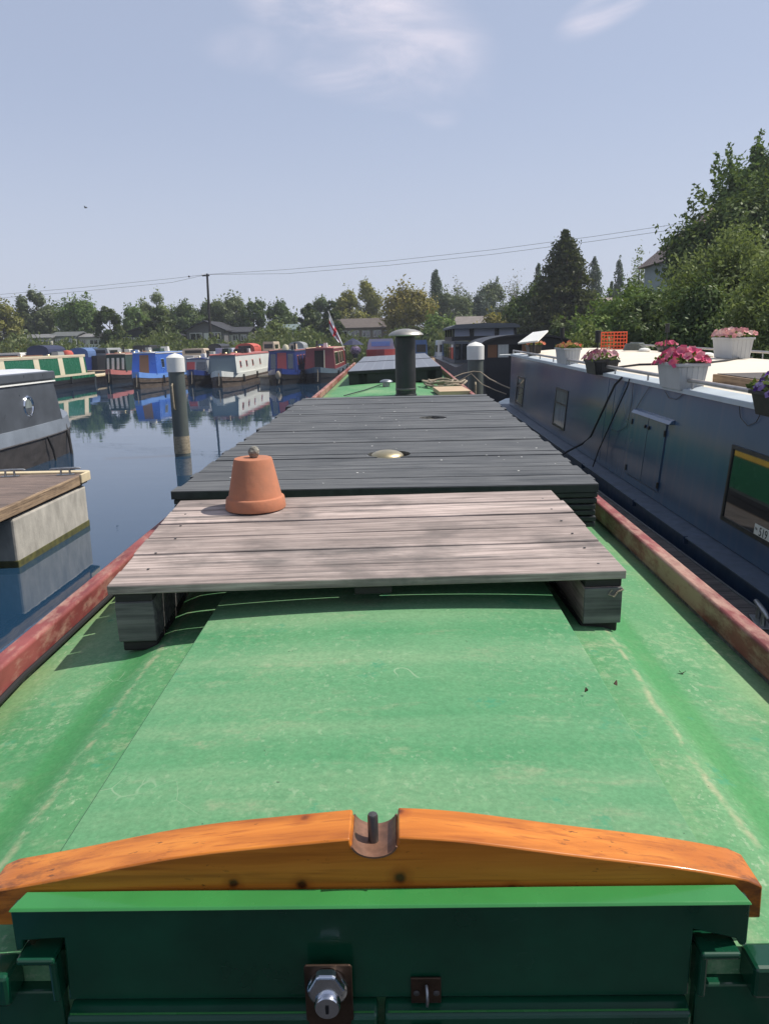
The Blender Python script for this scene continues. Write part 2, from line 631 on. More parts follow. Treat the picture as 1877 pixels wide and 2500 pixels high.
def patch(px, py, wx, wy, tilt=0.):
    a0, e0 = dirof(px, py)
    da = wmath('MULTIPLY', wmath('SUBTRACT', az, a0), math.cos(e0))
    de = wmath('SUBTRACT', el, e0)
    u = wmath('ADD', wmath('MULTIPLY', da, math.cos(tilt)), wmath('MULTIPLY', de, math.sin(tilt)))
    v = wmath('SUBTRACT', wmath('MULTIPLY', de, math.cos(tilt)), wmath('MULTIPLY', da, math.sin(tilt)))
    u = wmath('DIVIDE', u, wx / FPX)
    v = wmath('DIVIDE', v, wy / FPX)
    r = wmath('ADD', wmath('MULTIPLY', u, u), wmath('MULTIPLY', v, v))
    return wmath('SUBTRACT', 1.0, wrange(r, .0, 1.0))


nm = wn('ShaderNodeMapping')
nm.inputs['Scale'].default_value = (1, 1, 3.2)
nm.inputs['Rotation'].default_value = (0, .35, 0)
wlink(tc.outputs['Generated'], nm.inputs[0])
nz = wn('ShaderNodeTexNoise')
nz.inputs['Scale'].default_value = 5
nz.inputs['Detail'].default_value = 7
nz.inputs['Roughness'].default_value = .6
nz.inputs['Distortion'].default_value = .7
wlink(nm.outputs[0], nz.inputs['Vector'])
cl = None
for (px, py, wx, wy, tl, s) in ((870, 30, 330, 130, -.35, 1), (990, 90, 230, 120, -.5, .8), (930, 200, 260, 60, -.12, 1.0), (1060, 240, 80, 60, -.6, .5), (1490, 10, 130, 45, .4, .8), (700, 120, 200, 60, 0, .35)):
    p = wmath('MULTIPLY', patch(px, py, wx, wy, tl), s)
    cl = p if cl is None else wmath('MAXIMUM', cl, p)
cloud = wmath('MULTIPLY', cl, wrange(nz.outputs['Fac'], .28, .80))
hs = wn('ShaderNodeHueSaturation')
hs.inputs['Saturation'].default_value = .62
hs.inputs['Value'].default_value = 1.0
wlink(sky.outputs[0], hs.inputs['Color'])
tintn = wn('ShaderNodeMix', data_type='RGBA', blend_type='MULTIPLY')
tintn.inputs[0].default_value = 1
tintn.inputs[7].default_value = (1.0, 1.02, 1.05, 1)
wlink(hs.outputs[0], tintn.inputs[6])
hz0 = wn('ShaderNodeMix', data_type='RGBA')
hzf = wn('ShaderNodeMapRange', interpolation_type='SMOOTHSTEP')
hzf.inputs['From Min'].default_value = .55
hzf.inputs['From Max'].default_value = 1.25
hzf.inputs['To Min'].default_value = .6
hzf.inputs['To Max'].default_value = .0
wlink(el, hzf.inputs['Value'])
wlink(hzf.outputs[0], hz0.inputs[0])
wlink(tintn.outputs[2], hz0.inputs[6])
hz0.inputs[7].default_value = (3.98, 4.62, 6.35, 1)
cm = wn('ShaderNodeMix', data_type='RGBA')
wlink(wmath('MULTIPLY', cloud, .95), cm.inputs[0])
hz1 = wn('ShaderNodeMix', data_type='RGBA')
hzg = wn('ShaderNodeMapRange', interpolation_type='SMOOTHSTEP')
hzg.inputs['From Min'].default_value = -.02
hzg.inputs['From Max'].default_value = .30
hzg.inputs['To Min'].default_value = .65
hzg.inputs['To Max'].default_value = 0
wlink(el, hzg.inputs['Value'])
wlink(hzg.outputs[0], hz1.inputs[0])
wlink(hz0.outputs[2], hz1.inputs[6])
hz1.inputs[7].default_value = (5.3, 5.6, 6.55, 1)
wlink(hz1.outputs[2], cm.inputs[6])
cm.inputs[7].default_value = (7.6, 7.1, 7.9, 1)
wlink(cm.outputs[2], bg.inputs[0])
bg.inputs[1].default_value = .11

sl = bpy.data.lights.new('sun', 'SUN')
sl.energy = 4.7
sl.angle = rad(.5)
sl.color = (1, .95, .87)
so = bpy.data.objects.new('sun', sl)
COL.objects.link(so)
so.rotation_euler = sdir.to_track_quat('Z', 'Y').to_euler()
SC.view_settings.view_transform = 'Standard'
SC.view_settings.look = 'None'
SC.view_settings.exposure = .12
SC.view_settings.gamma = 1
SC.cycles.max_bounces = 8
SC.cycles.transparent_max_bounces = 8
SC.cycles.use_denoising = True
SC.cycles.sample_clamp_indirect = 6
SC.cycles.caustics_reflective = False
SC.cycles.caustics_refractive = False


# ================================================================== setting: water, banks
def watermat():
    t = NT('still marina water')
    t.set(Base_Color=(.014, .042, .082), Roughness=.012)
    t.b.inputs['IOR'].default_value = 1.6
    n1 = t.noise(.55, 3, .5, (.55, 1.6, 1))
    n2 = t.noise(3.2, 3, .55, (.5, 1.4, 1), (3, 2, 0))
    patchy = t.step(t.noise(.09, 2, .5, (1, .5, 1), (8, 2, 0)), .42, .62)
    h = t.math('ADD', t.math('MULTIPLY', n1, .55), t.math('MULTIPLY', t.math('MULTIPLY', n2, .12), t.math('ADD', patchy, .25)))
    t.bump(h, .10, .055)
    return t.m


def groundmat():
    t = NT('rough grass ground')
    c = t.ramp(t.noise(.35, 6, .65), [(.3, (.035, .055, .014)), (.5, (.07, .095, .028)), (.7, (.15, .14, .06))])
    t.set(Base_Color=c, Roughness=.95)
    t.bump(t.noise(3, 5), .6, .1)
    return t.m


M['water'] = watermat()
M['ground'] = groundmat()
g = G()
g.add([(-110, -70, 0), (40, -70, 0), (40, 90, 0), (-110, 90, 0)], [(0, 1, 2, 3)])
struct(g.build('water', M['water']))


def bank_ring():
    """one sheet of land with the marina basin cut out of it; rows run outwards from the water's edge"""
    inner = [(-90, -60), (10, -60), (9.2, 6), (8.6, 30), (8.2, 58), (4, 76), (-20, 77), (-50, 76), (-90, 70)]
    cx, cy = -30, 10
    rows = []
    for off, z in ((-2.5, -1.2), (0, .15), (2.5, 1.0), (9, 2.2), (40, 2.4), (300, 3), (4000, 3)):
        row = []
        for x, y in inner:
            dx, dy = x - cx, y - cy
            L = math.hypot(dx, dy)
            row.append((x + dx / L * off, y + dy / L * off, z))
        rows.append(row)
    g = G()
    n = len(inner)
    g.add([p for r in rows for p in r], [(k * n + i, k * n + (i + 1) % n, (k + 1) * n + (i + 1) % n, (k + 1) * n + i) for k in range(len(rows) - 1) for i in range(n)])
    return g.build('ground', M['ground'], smooth=True, angle=60)


struct(bank_ring())

# ================================================================== the boat we stand on (boat frame)
XC = -.037
boat = thing('narrowboat', 'green narrowboat seen along its roof from the stern, with red handrails', 'boat', frame=MBOAT)
M['roofbody'] = M['roof']
half = [(.85, 1.72), (.75, 1.737), (.66, 1.748), (.615, 1.753), (.58, 1.760), (.555, 1.771), (.527, 1.781), (.495, 1.785), (.43, 1.790), (.2, 1.80)]
top = [(XC - u, z) for u, z in half] + [(XC + u, z) for u, z in half[::-1]]
g = G()
g.prism(top + [(XC + .85, 1.62), (XC - .85, 1.62)], .772, 2.72)
half2 = [(.85, 1.72), (.7, 1.738), (.5, 1.755), (.25, 1.767)]
top2 = [(XC - u, z) for u, z in half2] + [(XC, 1.772)] + [(XC + u, z) for u, z in half2[::-1]]
g.prism(top2 + [(XC + .85, 1.62), (XC - .85, 1.62)], 2.722, 17.2)
g.build('roof', M['roof'], boat, smooth=True, angle=25)
# hatch sheet
pts = []
for k in range(13):
    u = -1 + 2 * k / 12
    pts.append((XC + .418 * u, 1.841 + .013 * (1 - u * u)))
G().box(XC - .412, XC + .412, .86, 2.34, 1.78, 1.826).build('hatch_gap_shade', M['hole'], boat)  # near-black filler, painted shade of the gap under the hatch
g = G().prism(pts + [(XC + .418, 1.821), (XC - .418, 1.821)], .846, 2.35)
hatch = g.build('sliding_hatch', M['hatch'], boat, bevel=.003, smooth=True, angle=20)
# varnished beam with a U notch
BX, BY, BZ = XC, .785, 1.817


def beamtop(x):
    return 1.931 - BZ - .066 * (abs(x) / .448) ** 1.45 + .0015 * math.sin(x * 21)


pts = [(-.462, 0), (.451, 0)]
for k in range(0, 25):
    x = .450 - k * (.450 - .029) / 24
    z = beamtop(x)
    if k == 0:
        z -= .005
    pts.append((x, z))
for k in range(1, 12):
    a = math.pi * k / 12
    pts.append((.001 + .028 * math.cos(a), beamtop(.029) - .0245 * math.sin(a) ** .8))
for k in range(0, 25):
    x = -.027 - k * (.464 - .027) / 24
    z = beamtop(x)
    if k == 24:
        z -= .005
    pts.append((x, z))
g = G().prism(pts, 0, .058)
o = g.build('hatch_beam', M['beam'], boat, bevel=.002, smooth=True, angle=30)
o.location = (BX, BY, BZ)
# steel tiller rest lining the notch, and its pin
rings = []
for y in (-.003, .060):
    outer, inner = [], []
    for k in range(13):
        a = math.pi * (k + 1.6) / 15.2
        cs, sn = math.cos(a), math.sin(a) ** .8
        outer.append((.001 + .0283 * cs, y, beamtop(.029) - .0250 * sn - .0006))
        inner.append((.001 + .0262 * cs, y, beamtop(.029) - .0228 * sn - .0006))
    rings.append(outer + inner[::-1])
g = G().loft(rings)
o = g.build('tiller_rest', M['saddle'], boat, smooth=True)
o.location = (BX, BY, BZ)
g = G().lathe([(.0062, 0), (.0062, .036), (.0052, .0385), (.001, .0392)], 16, (BX - .001, .812, 1.9045))
g.build('tiller_pin', M['darksteel'], boat, smooth=True)
# drop board of the hatch
pan = [(-.454, 1.862), (.387, 1.862), (.387, 1.806), (.380, 1.804), (.374, 1.814), (.325, 1.827), (.325, 1.737), (-.400, 1.737), (-.396, 1.823), (-.444, 1.820), (-.446, 1.808), (-.454, 1.806)]
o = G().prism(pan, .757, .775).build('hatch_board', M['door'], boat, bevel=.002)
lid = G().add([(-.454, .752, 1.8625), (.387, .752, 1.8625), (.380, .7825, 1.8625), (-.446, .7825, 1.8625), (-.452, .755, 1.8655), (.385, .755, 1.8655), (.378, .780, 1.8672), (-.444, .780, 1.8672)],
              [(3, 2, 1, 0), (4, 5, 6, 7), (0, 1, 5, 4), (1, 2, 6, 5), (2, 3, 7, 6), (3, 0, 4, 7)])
lid.build('board_sunlit_top', M['lip'], boat, bevel=.001)  # sunlit top of the board, painted as a brighter strip
# doors
for x0, x1 in ((-.399, -.036), (-.028, .325)):
    g = G().add([(x0, .742, 1.0), (x1, .742, 1.0), (x1, .766, 1.0), (x0, .766, 1.0), (x0, .742, 1.7255), (x1, .742, 1.7255), (x1, .766, 1.733), (x0, .766, 1.733)],
                [(3, 2, 1, 0), (4, 5, 6, 7), (0, 1, 5, 4), (1, 2, 6, 5), (2, 3, 7, 6), (3, 0, 4, 7)])
    d = g.build('rear_door', M['door'], boat, bevel=.004)
    G().box(x0 + .004, x1 - .004, .7445, .7455, 1.7285, 1.7305).build('door_sunlit_top', M['lip'], d)  # thin bright strip painting the sun on the door top
# bulkhead, runner ends and blocks beside the hatch
g = G().box(-.89, -.408, .757, .790, .95, 1.750).box(.333, .815, .757, .790, .95, 1.752).box(-.408, .333, .776, .790, .95, 1.80)
g.build('rear_bulkhead', M['door'], boat, bevel=.003)
for s, x in ((1, -.404), (-1, .331)):
    g = G().box(min(x, x - s * .009), max(x, x - s * .009), .745, .83, 1.745, 1.806)
    g.box(min(x, x - s * .044), max(x, x - s * .044), .742, .83, 1.7985, 1.8075)
    g.build('hatch_runner', M['door'], boat, bevel=.003)
G().box(-.62, -.457, .735, .775, 1.748, 1.790).build('stop_block', M['door'], boat, bevel=.005)
G().box(.388, .54, .735, .775, 1.752, 1.794).build('stop_block', M['door'], boat, bevel=.005)
# catch plates with a ring
for z, y in ((1.7505, .7555), (1.699, .7405)):
    g = G().box(.003, .038, y - .003, y, z - .0175, z + .0175)
    pl = g.build('catch_plate', M['rust'], boat, bevel=.001)
    G().lathe([(.0001, 0), (.0034, .0004), (.0038, .0015), (.0015, .0022), (.0001, .0022)], 12, (.0095, y - .003, z - .002), Matrix.Rotation(math.pi / 2, 3, 'X')).build('screw', M['darksteel'], pl, smooth=True)
    G().lathe([(.0001, 0), (.0034, .0004), (.0038, .0015), (.0015, .0022), (.0001, .0022)], 12, (.0325, y - .003, z - .002), Matrix.Rotation(math.pi / 2, 3, 'X')).build('screw', M['darksteel'], pl, smooth=True)
    ring = [(.021 + .0008 * math.sin(a), y - .004 - .010 * math.sin(a), z - .004 + .0125 * math.cos(a)) for a in [math.pi * k / 10 for k in range(11)]]
    G().tube(ring, .0017, 8).build('staple_ring', M['steel'], pl, smooth=True)
# hasp plate
hp = [(-.116, 1.800), (-.0655, 1.800), (-.0635, 1.797), (-.0635, 1.725), (-.067, 1.722), (-.067, 1.66), (-.115, 1.66), (-.115, 1.722), (-.118, 1.725), (-.118, 1.797)]
G().prism(hp, .7385, .7415).build('hasp', M['rust'], boat, bevel=.0012)
# padlock on the hasp
lk = thing('padlock', 'chrome hidden-shackle padlock with keyhole on the brown hasp of the green doors', 'padlock', (-.0915, .738, 1.778), frame=MBOAT)
RX = Matrix.Rotation(math.pi / 2, 3, 'X')
G().lathe([(.0001, 0), (.0225, 0), (.0235, .003), (.0225, .008), (.0185, .011), (.0001, .012)], 28, (0, 0, -.004), RX).build('body', M['chrome'], lk, smooth=True)
hood = [(-.019, -.004), (.019, -.004), (.0205, .004), (.011, .021), (.0075, .023), (-.0075, .023), (-.011, .021), (-.0205, .004)]
G().prism(hood, -.017, -.004).build('hood', M['chrome'], lk, bevel=.003, segs=3)
cy = G().lathe([(.0001, 0), (.0145, 0), (.0145, .012), (.0132, .0145), (.0001, .0147)], 28, (.001, -.009, -.013), RX).build('cylinder', M['chrome'], lk, smooth=True)
G().prism([(-.0016, -.006), (.0016, -.006), (.002, .0), (.002, .0045), (-.002, .0045), (-.002, 0)], -.0245, -.0236).build('keyhole', M['hole'], cy).location = (.001, 0, -.013)
# handrails
for s in (-1, 1):
    xo, xi = (-.920, -.873) if s < 0 else (.841, .795)
    g = G()
    x0, x1 = min(xo, xi), max(xo, xi)
    g.prism([(x0, 1.735), (x1, 1.735), (x1, 1.795), (x1 - .006, 1.801), (x0 + .006, 1.801), (x0, 1.795)], .30, 17.2)
    g.build('handrail', M['red'], boat, bevel=.003)
    G().box(x0 + .006, x1 - .004, .31, 17.19, 1.70, 1.7348).build('rail_foot', M['palletdark'], boat)
# sides, stripes, gunwales, hull
cw = plain('green cabin paint', (.02, .13, .06), .22, var=.2, scale=3, coat=.3)
yl = plain('yellow coach line', (.62, .42, .06), .4)
hb = plain('black hull paint', (.02, .02, .022), .6, var=.4, scale=3)
for s in (-1, 1):
    u = lambda w: XC + s * w
    G().prism([(u(.868), 1.70), (u(.84), 1.70), (u(.90), .79), (u(.93), .79)], .79, 17.2).build('cabin_side', cw, boat)
    G().prism([(u(.904), 1.225), (u(.88), 1.225), (u(.88), 1.165), (u(.9085), 1.165)], .8, 17.19).build('coach_line', yl, boat)
    G().prism([(u(.873), 1.685), (u(.85), 1.685), (u(.85), 1.23), (u(.9025), 1.23)], .8, 17.19).build('upper_panel', plain('slate upper panel', (.16, .20, .22), .3, var=.2), boat)
    G().box(min(u(.93), u(1.04)), max(u(.93), u(1.04)), -1.5, 18.5, .74, .79).build('gunwale', hb, boat)
hull = []
for y, w in ((-2.5, .6), (-1.5, 1.02), (0, 1.03), (17, 1.03), (19, .8), (20.5, .3), (21.2, .03)):
    hull.append([(XC - w, y, .735), (XC + w, y, .735), (XC + w * .97, y, -.4), (XC - w * .97, y, -.4)])
G().loft(hull).build('hull', hb, boat)
G().box(XC - .9, XC + .9, -1.6, .735, .60, .70).build('stern_deck', M['deckside'], boat)
# chimney, vents
ch = G().lathe([(.122, 0), (.122, .03), (.112, .035), (.112, .64), (.105, .645), (.105, .70)], 36, (.103, 8.75, 1.755)).build('chimney', M['flue'], boat, smooth=True)
cp = G().lathe([(.001, .70), (.10, .69), (.188, .665), (.192, .672), (.188, .682), (.155, .707), (.10, .728), (.04, .738), (.001, .74)], 40, (.113, 8.75, 1.755)).build('chimney_cap', M['cap'], ch, smooth=True)
G().lathe([(.114, .0), (.116, .004), (.116, .02), (.114, .024)], 36, (.103, 8.75, 1.83)).build('collar', M['darksteel'], ch, smooth=True)


def mushroom(x, y, z0, ztop, r, mat, parent=boat):
    prof = [(r * .55, 0), (r * .55, ztop - z0 - r * .42), (r * .95, ztop - z0 - r * .45), (r, ztop - z0 - r * .40)]
    for k in range(1, 9):
        a = math.pi / 2 * k / 8
        prof.append((max(.0005, r * math.cos(a)), ztop - z0 - r * .40 + r * .40 * math.sin(a)))
    return G().lathe(prof, 32, (x, y, z0)).build('mushroom_vent', mat, parent, smooth=True, angle=50)


mushroom(-.050, 3.555, 1.77, 1.956, .078, M['brass'])
mushroom(.212, 5.02, 1.77, 1.928, .075, M['brass'])
p = HB(943, 945, z=1.765)
mushroom(p.x, p.y, 1.76, 1.865, .085, M['steel'])
# thin lashing cables over the roof by the vent
a = HB(840, 966, z=1.775)
b = HB(932, 938, z=1.79)
G().tube([a, (a + b) / 2 + Vector((0, 0, -.008)), b], .006, 6).build('roof_cable', M['black'], boat)
# cable along the foot of the left rail
pts = [HB(px, py, z=1.742) for px, py in ((-40, 1745), (0, 1712), (60, 1648), (130, 1585), (200, 1520), (262, 1462), (330, 1398))]
o = G().tube(pts, .007, 8).build('deck_cable', M['rubber'], smooth=True)
o.matrix_world = MBOAT
tag(o, 'thin black cable lying along the foot of the left red handrail', 'cable')

# ================================================================== pallet
PW, PD = 1.222, .765
ax = Vector((1.222, .052, 0)).normalized()
tilt = math.atan(.040 / PD)
prot = Matrix.Rotation(math.atan2(ax.y, ax.x), 3, 'Z') @ Matrix.Rotation(tilt, 3, 'X')
PAL0 = Vector((-.682, 1.715, 1.931))
pal = thing('pallet', 'weathered pinkish grey wooden pallet standing on the green roof under the terracotta pot', 'pallet', PAL0, frame=MBOAT, rot=prot)
g = G()
y = 0
for i, w in enumerate((.100, .117, .130, .120, .128, .116)):
    xa, xb = random.uniform(-.004, .004), PW + random.uniform(-.006, .004)
    dz = random.uniform(-.0015, .0015)
    sk = random.uniform(-.002, .002)
    g.hexa([(xa, y, -.022 + dz), (xb, y + sk, -.022 + dz), (xb, y + w + sk, -.022 + dz), (xa, y + w, -.022 + dz), (xa, y, dz), (xb, y + sk, dz), (xb, y + w + sk, dz), (xa, y + w, dz)])
    y += w + (.005, .010, .006, .011, .008, 0)[i]
o = g.build('top_boards', M['pallet'], pal, bevel=.0025)
for x in (.012, .575, 1.122):
    G().box(x, x + .088, .006, PD - .03, -.0425, -.0225).build('bearer', M['tar'], pal, bevel=.002)
for x in (.010, 1.120):
    zl = -.145 if x < .5 else -.135
    G().box(x, x + .090, .004, PD - .03, zl, -.043).build('stringer', M['palletdark'] if x < .5 else M['pallety'], pal, bevel=.003)
    G().box(x + (-.002 if x > .5 else .006), x + .088, .012, PD - .03, zl - .027, zl - .0005).build('bottom_board', M['tar'], pal, bevel=.004)
    if x > .5:
        G().box(x + .001, x + .091, -.001, .010, zl + .001, -.0435).build('end_board', M['palletdark'], pal, bevel=.001)
for i in range(12):
    G().lathe([(.0035, 0), (.0035, .0012), (.001, .0016)], 8, (.055 + .012 * (i % 3) if i % 2 else 1.165, .05 + .06 * i, .0)).build('nail_head', M['darksteel'], pal)
# loose string stapled to the right end
G().tube([(1.185, -.003, -.047), (1.176, -.006, -.058), (1.190, -.006, -.064), (1.199, -.004, -.052), (1.213, -.003, -.047)], .0022, 6).build('string', M['rope'], pal, smooth=True)

# terracotta pot and stone
p0 = HB(614, 1262, z=1.955)
pc = Vector((p0.x, p0.y + .083, 1.931 + math.tan(tilt) * (p0.y + .083 - 1.735) + .001))
pot = thing('flower_pot', 'terracotta flower pot turned upside down on the weathered pallet', 'flower pot', pc, frame=MBOAT)
G().lathe([(.082, 0), (.0925, .001), (.0935, .006), (.0905, .032), (.0885, .036), (.0825, .039), (.0815, .042), (.0595, .151), (.057, .1565), (.052, .158), (.012, .157), (.010, .151), (.0005, .151)], 48).build('shell', M['terra'], pot, smooth=True, angle=30)
st = G()
st.ball((0, 0, .018), .0175, .016, .019, 14, 10)
o = st.build('stone', M['stone'], smooth=True, angle=80)
o.modifiers.new('sub', 'SUBSURF').render_levels = 2
tx = bpy.data.textures.new('pebble', 'CLOUDS')
tx.noise_scale = .012
md = o.modifiers.new('rough', 'DISPLACE')
md.texture = tx
md.strength = .007
o.matrix_world = MBOAT @ Matrix.Translation(pc + Vector((.003, .006, .156)))
tag(o, 'small rough grey stone sitting on top of the upturned terracotta pot', 'stone')

# ================================================================== dark deck platform
dk = thing('deck_platform', 'long charcoal stained deck platform lying across the green boat roof', 'platform', (-.056, 2.768, 1.94), rad(-.6), frame=MBOAT)
HW = .776
g = G()
holes = [(.008, .762, .098), (.262, 2.235, .088)]
y = 0
n = 0
while y < 3.88:
    w = .094 + random.uniform(-.003, .003)
    y1 = y + w
    xa = -HW + random.choice((0, 0, .004, -.006, .012, -.014)) * (n > 0)
    xb = HW + random.choice((0, 0, .004, -.006, -.012, .01)) * (n > 0)
    dz = random.uniform(-.002, .002)
    sk = random.uniform(-.003, .003)
    hs_ = [h for h in holes if y < h[1] + h[2] and y1 > h[1] - h[2]]
    if not hs_:
        g.hexa([(xa, y, -.03 + dz), (xb, y + sk, -.03 + dz), (xb, y1 + sk, -.03 + dz), (xa, y1, -.03 + dz), (xa, y, dz), (xb, y + sk, dz), (xb, y1 + sk, dz), (xa, y1, dz)])
    else:
        hx, hy, hr = hs_[0]
        k = 4
        for j in range(k):
            ya, yb = y + w * j / k, y + w * (j + 1) / k
            ca = math.sqrt(max(0, hr * hr - (ya - hy) ** 2))
            cb = math.sqrt(max(0, hr * hr - (yb - hy) ** 2))
            g.hexa([(xa, ya, -.03 + dz), (hx - ca, ya, -.03 + dz), (hx - cb, yb, -.03 + dz), (xa, yb, -.03 + dz), (xa, ya, dz), (hx - ca, ya, dz), (hx - cb, yb, dz), (xa, yb, dz)])
            g.hexa([(hx + ca, ya, -.03 + dz), (xb, ya, -.03 + dz), (xb, yb, -.03 + dz), (hx + cb, yb, -.03 + dz), (hx + ca, ya, dz), (xb, ya, dz), (xb, yb, dz), (hx + cb, yb, dz)])
    y = y1 + random.choice((.003, .003, .004, .005, .009))
    n += 1
planks = g.build('planking', M['deck'], dk)
YD = y
G().box(-HW + .001, HW - .002, -.0035, -.0005, -.031, -.003).build('front_edge', M['deckside'], dk, bevel=.001)
for k in range(6):
    z1 = -.034 - k * .0225
    G().box(-HW + .006 + random.uniform(-.004, .004), HW - .004 + random.uniform(-.004, .004), .006 + (k % 2) * .004, .15, z1 - .018, z1).build('stacked_board', M['deckside'], dk, bevel=.003)
for k in range(1, 5):
    yy = k * (YD - .2) / 4
    G().box(-HW + .02, HW - .02, yy, yy + .1, -.165, -.0325).build('joist', M['deckside'], dk)
sp = G()
for i in range(60):
    px, py = random.uniform(-.74, .74), random.uniform(.02, 3.8)
    r = random.uniform(.002, .0055)
    sp.lathe([(r, 0), (r * .7, .0008), (.0003, .001)], 6, (px, py, .0022))
struct(sp.build('paint_specks', M['white'], dk), 'stuff')

# ================================================================== on the roof further forward
for i, (y0, y1, lab) in enumerate(((10.9, 13.75, 'grey solar panel on a raised black frame behind the black chimney'), (14.0, 16.6, 'far solar panel beyond the gap, near the bow end of the green roof'))):
    sp_ = thing('solar_panel', lab, 'solar panel', (XC + .01, y0, 1.945), frame=MBOAT, group='solar panels on the green boat', rotz=0)
    sp_.rotation_euler.y -= rad(2.0)
    G().box(-.635, .635, 0, y1 - y0, .012, .016).build('cells', M['solar'], sp_)
    G().box(-.645, .645, -.01, y1 - y0 + .01, -.03, .0115).build('frame', M['black'], sp_, bevel=.003)
    G().box(-.635, .66, .02, .06, -.17, -.0305).build('front_board', M['black'], sp_)
    for x in (-.5, .45):
        G().box(x, x + .12, .02, y1 - y0, -.185, -.0305).build('bracket', M['black'], sp_)
rc = thing('rope_coil', 'loose coil of old hemp rope against the right red rail', 'rope', HB(1085, 942, z=1.77), frame=MBOAT)
pts = []
for k in range(90):
    a = k * .42
    r = .13 + .05 * math.sin(k * .31)
    pts.append((1.45 * r * math.cos(a) + .03 * math.sin(k), 2.4 * r * math.sin(a), .012 + .0007 * k + .012 * math.sin(k * 1.7)))
G().tube(pts, .013, 6).build('coils', M['rope'], rc, smooth=True)
q = HB(1108, 955, z=1.79)
pb = thing('board', 'short bare plywood board lying beside the rope coil', 'board', (q.x, q.y, 1.765), rad(3), frame=MBOAT)
G().box(-.20, .15, -.30, .42, 0, .05).build('plank', M['ply'], pb, bevel=.004)
q = HB(775, 966, z=1.80)
ob = thing('black_box', 'low black box lying on the roof edge behind the dark deck', 'box', (q.x, 7.0, 1.765), frame=MBOAT)
G().box(-.13, .14, 0, .2, 0, .075).build('case', M['black'], ob, bevel=.01)
G().box(-.132, .142, -.002, .202, .052, .058).build('lid_rim', M['deckside'], ob, bevel=.001)
leafm = plain('dead leaf', (.10, .05, .03), .8, var=.5, scale=60)
for i, (px, py, lab) in enumerate(((1498, 1682, 'dry curled dead leaf beside the right hatch ridge'), (1672, 1650, 'dark dead leaf lying near the right handrail'), (1428, 1693, 'tiny dark leaf scrap on the hatch near its right edge'))):
    q = HB(px, py, z=(1.806, 1.745, 1.847)[i])
    g = G()
    for k in range(6):
        a, b_ = k / 6, (k + 1) / 6
        wa, wb = .003 * math.sin(math.pi * a) + .0005, .003 * math.sin(math.pi * b_) + .0005
        L = (.016, .014, .006)[i]
        za, zb = .004 + .006 * abs(a - .5) * 2, .004 + .006 * abs(b_ - .5) * 2
        g.hexa([(L * a, -wa, za), (L * b_, -wb, zb), (L * b_, wb, zb + .002), (L * a, wa, za + .002), (L * a, -wa, za + .0008), (L * b_, -wb, zb + .0008), (L * b_, wb, zb + .0028), (L * a, wa, za + .0028)])
    o = g.build('dead_leaf', leafm)
    o.matrix_world = MBOAT @ Matrix.Translation(q) @ Matrix.Rotation(1.0 + i * 2, 4, 'Z')
    tag(o, lab, 'leaf', 'dead leaves on the green roof')

# ------------------------------------------------------------------ summer haze over the whole marina
hz_m = bpy.data.materials.new('summer haze')
hz_m.use_nodes = True
hz_t = hz_m.node_tree
hz_t.nodes.remove(hz_t.nodes['Principled BSDF'])
pv = hz_t.nodes.new('ShaderNodeVolumePrincipled')
pv.inputs['Color'].default_value = (.86, .90, 1.0, 1)
pv.inputs['Density'].default_value = .00065
pv.inputs['Anisotropy'].default_value = .1
hz_t.links.new(pv.outputs[0], hz_t.nodes['Material Output'].inputs['Volume'])
o = G().box(-140, 120, -80, 330, -2.6, 24).build('haze', hz_m)
struct(o, 'stuff')
# ================================================================== right: pontoon, wide blue boat
MBB = Matrix.Translation((2.50, 5.1, .88)) @ Matrix.Rotation(rad(.7), 4, 'X')
MBI = MBB.inverted()
RZ, SL = 1.080, -.088                       # roof edge height, lean of the cabin side


def hside(px, py, off=0.):
    return hit(px, py, MBB, (1, 0, SL), -off)


def hroof(px, py, z=None):
    return hit(px, py, MBB, (0, 0, 1), RZ + .02 if z is None else z)


pr_ = thing('pontoon', 'grey planked pontoon between the green roof and the blue boat', 'pontoon', (1.65, 0, 0))
g = G()
y = -4
while y < 26:
    g.box(-.58, .60, y, y + .117, .755, .785)
    y += .12
g.build('decking', M['pdeckr'], pr_)
G().box(-.60, -.581, -4, 26, .60, .783).build('edge_timber', M['pedge'], pr_)
G().box(.601, .62, -4, 26, .60, .790).build('edge_timber', M['steel'], pr_)
G().box(-.5, .5, -4, 25.5, -.4, .745).build('float', M['concrete'], pr_)


def cleat(parent, loc, rz, L=.30, mat='steel'):
    c, s_ = math.cos(rz), math.sin(rz)
    T = Matrix.Translation(loc) @ Matrix.Rotation(rz, 4, 'Z')
    g = G()
    g.tube([T @ Vector((-L / 2, 0, .085)), T @ Vector((-L / 2 + .03, 0, .092)), T @ Vector((0, 0, .095)), T @ Vector((L / 2 - .03, 0, .092)), T @ Vector((L / 2, 0, .085))], [.008, .015, .017, .015, .008], 10)
    for x in (-.055, .055):
        g.tube([T @ Vector((x * 1.15, 0, 0)), T @ Vector((x, 0, .09))], [.018, .013], 10)
    g.box(-.12, .12, -.04, .04, 0, .012, T)
    return g.build('cleat', M[mat], parent, smooth=True, bevel=.002)


q = W(1855, 1520, z=.79)
cleat(pr_, (q.x - 1.65, q.y, .786), rad(78), .34)

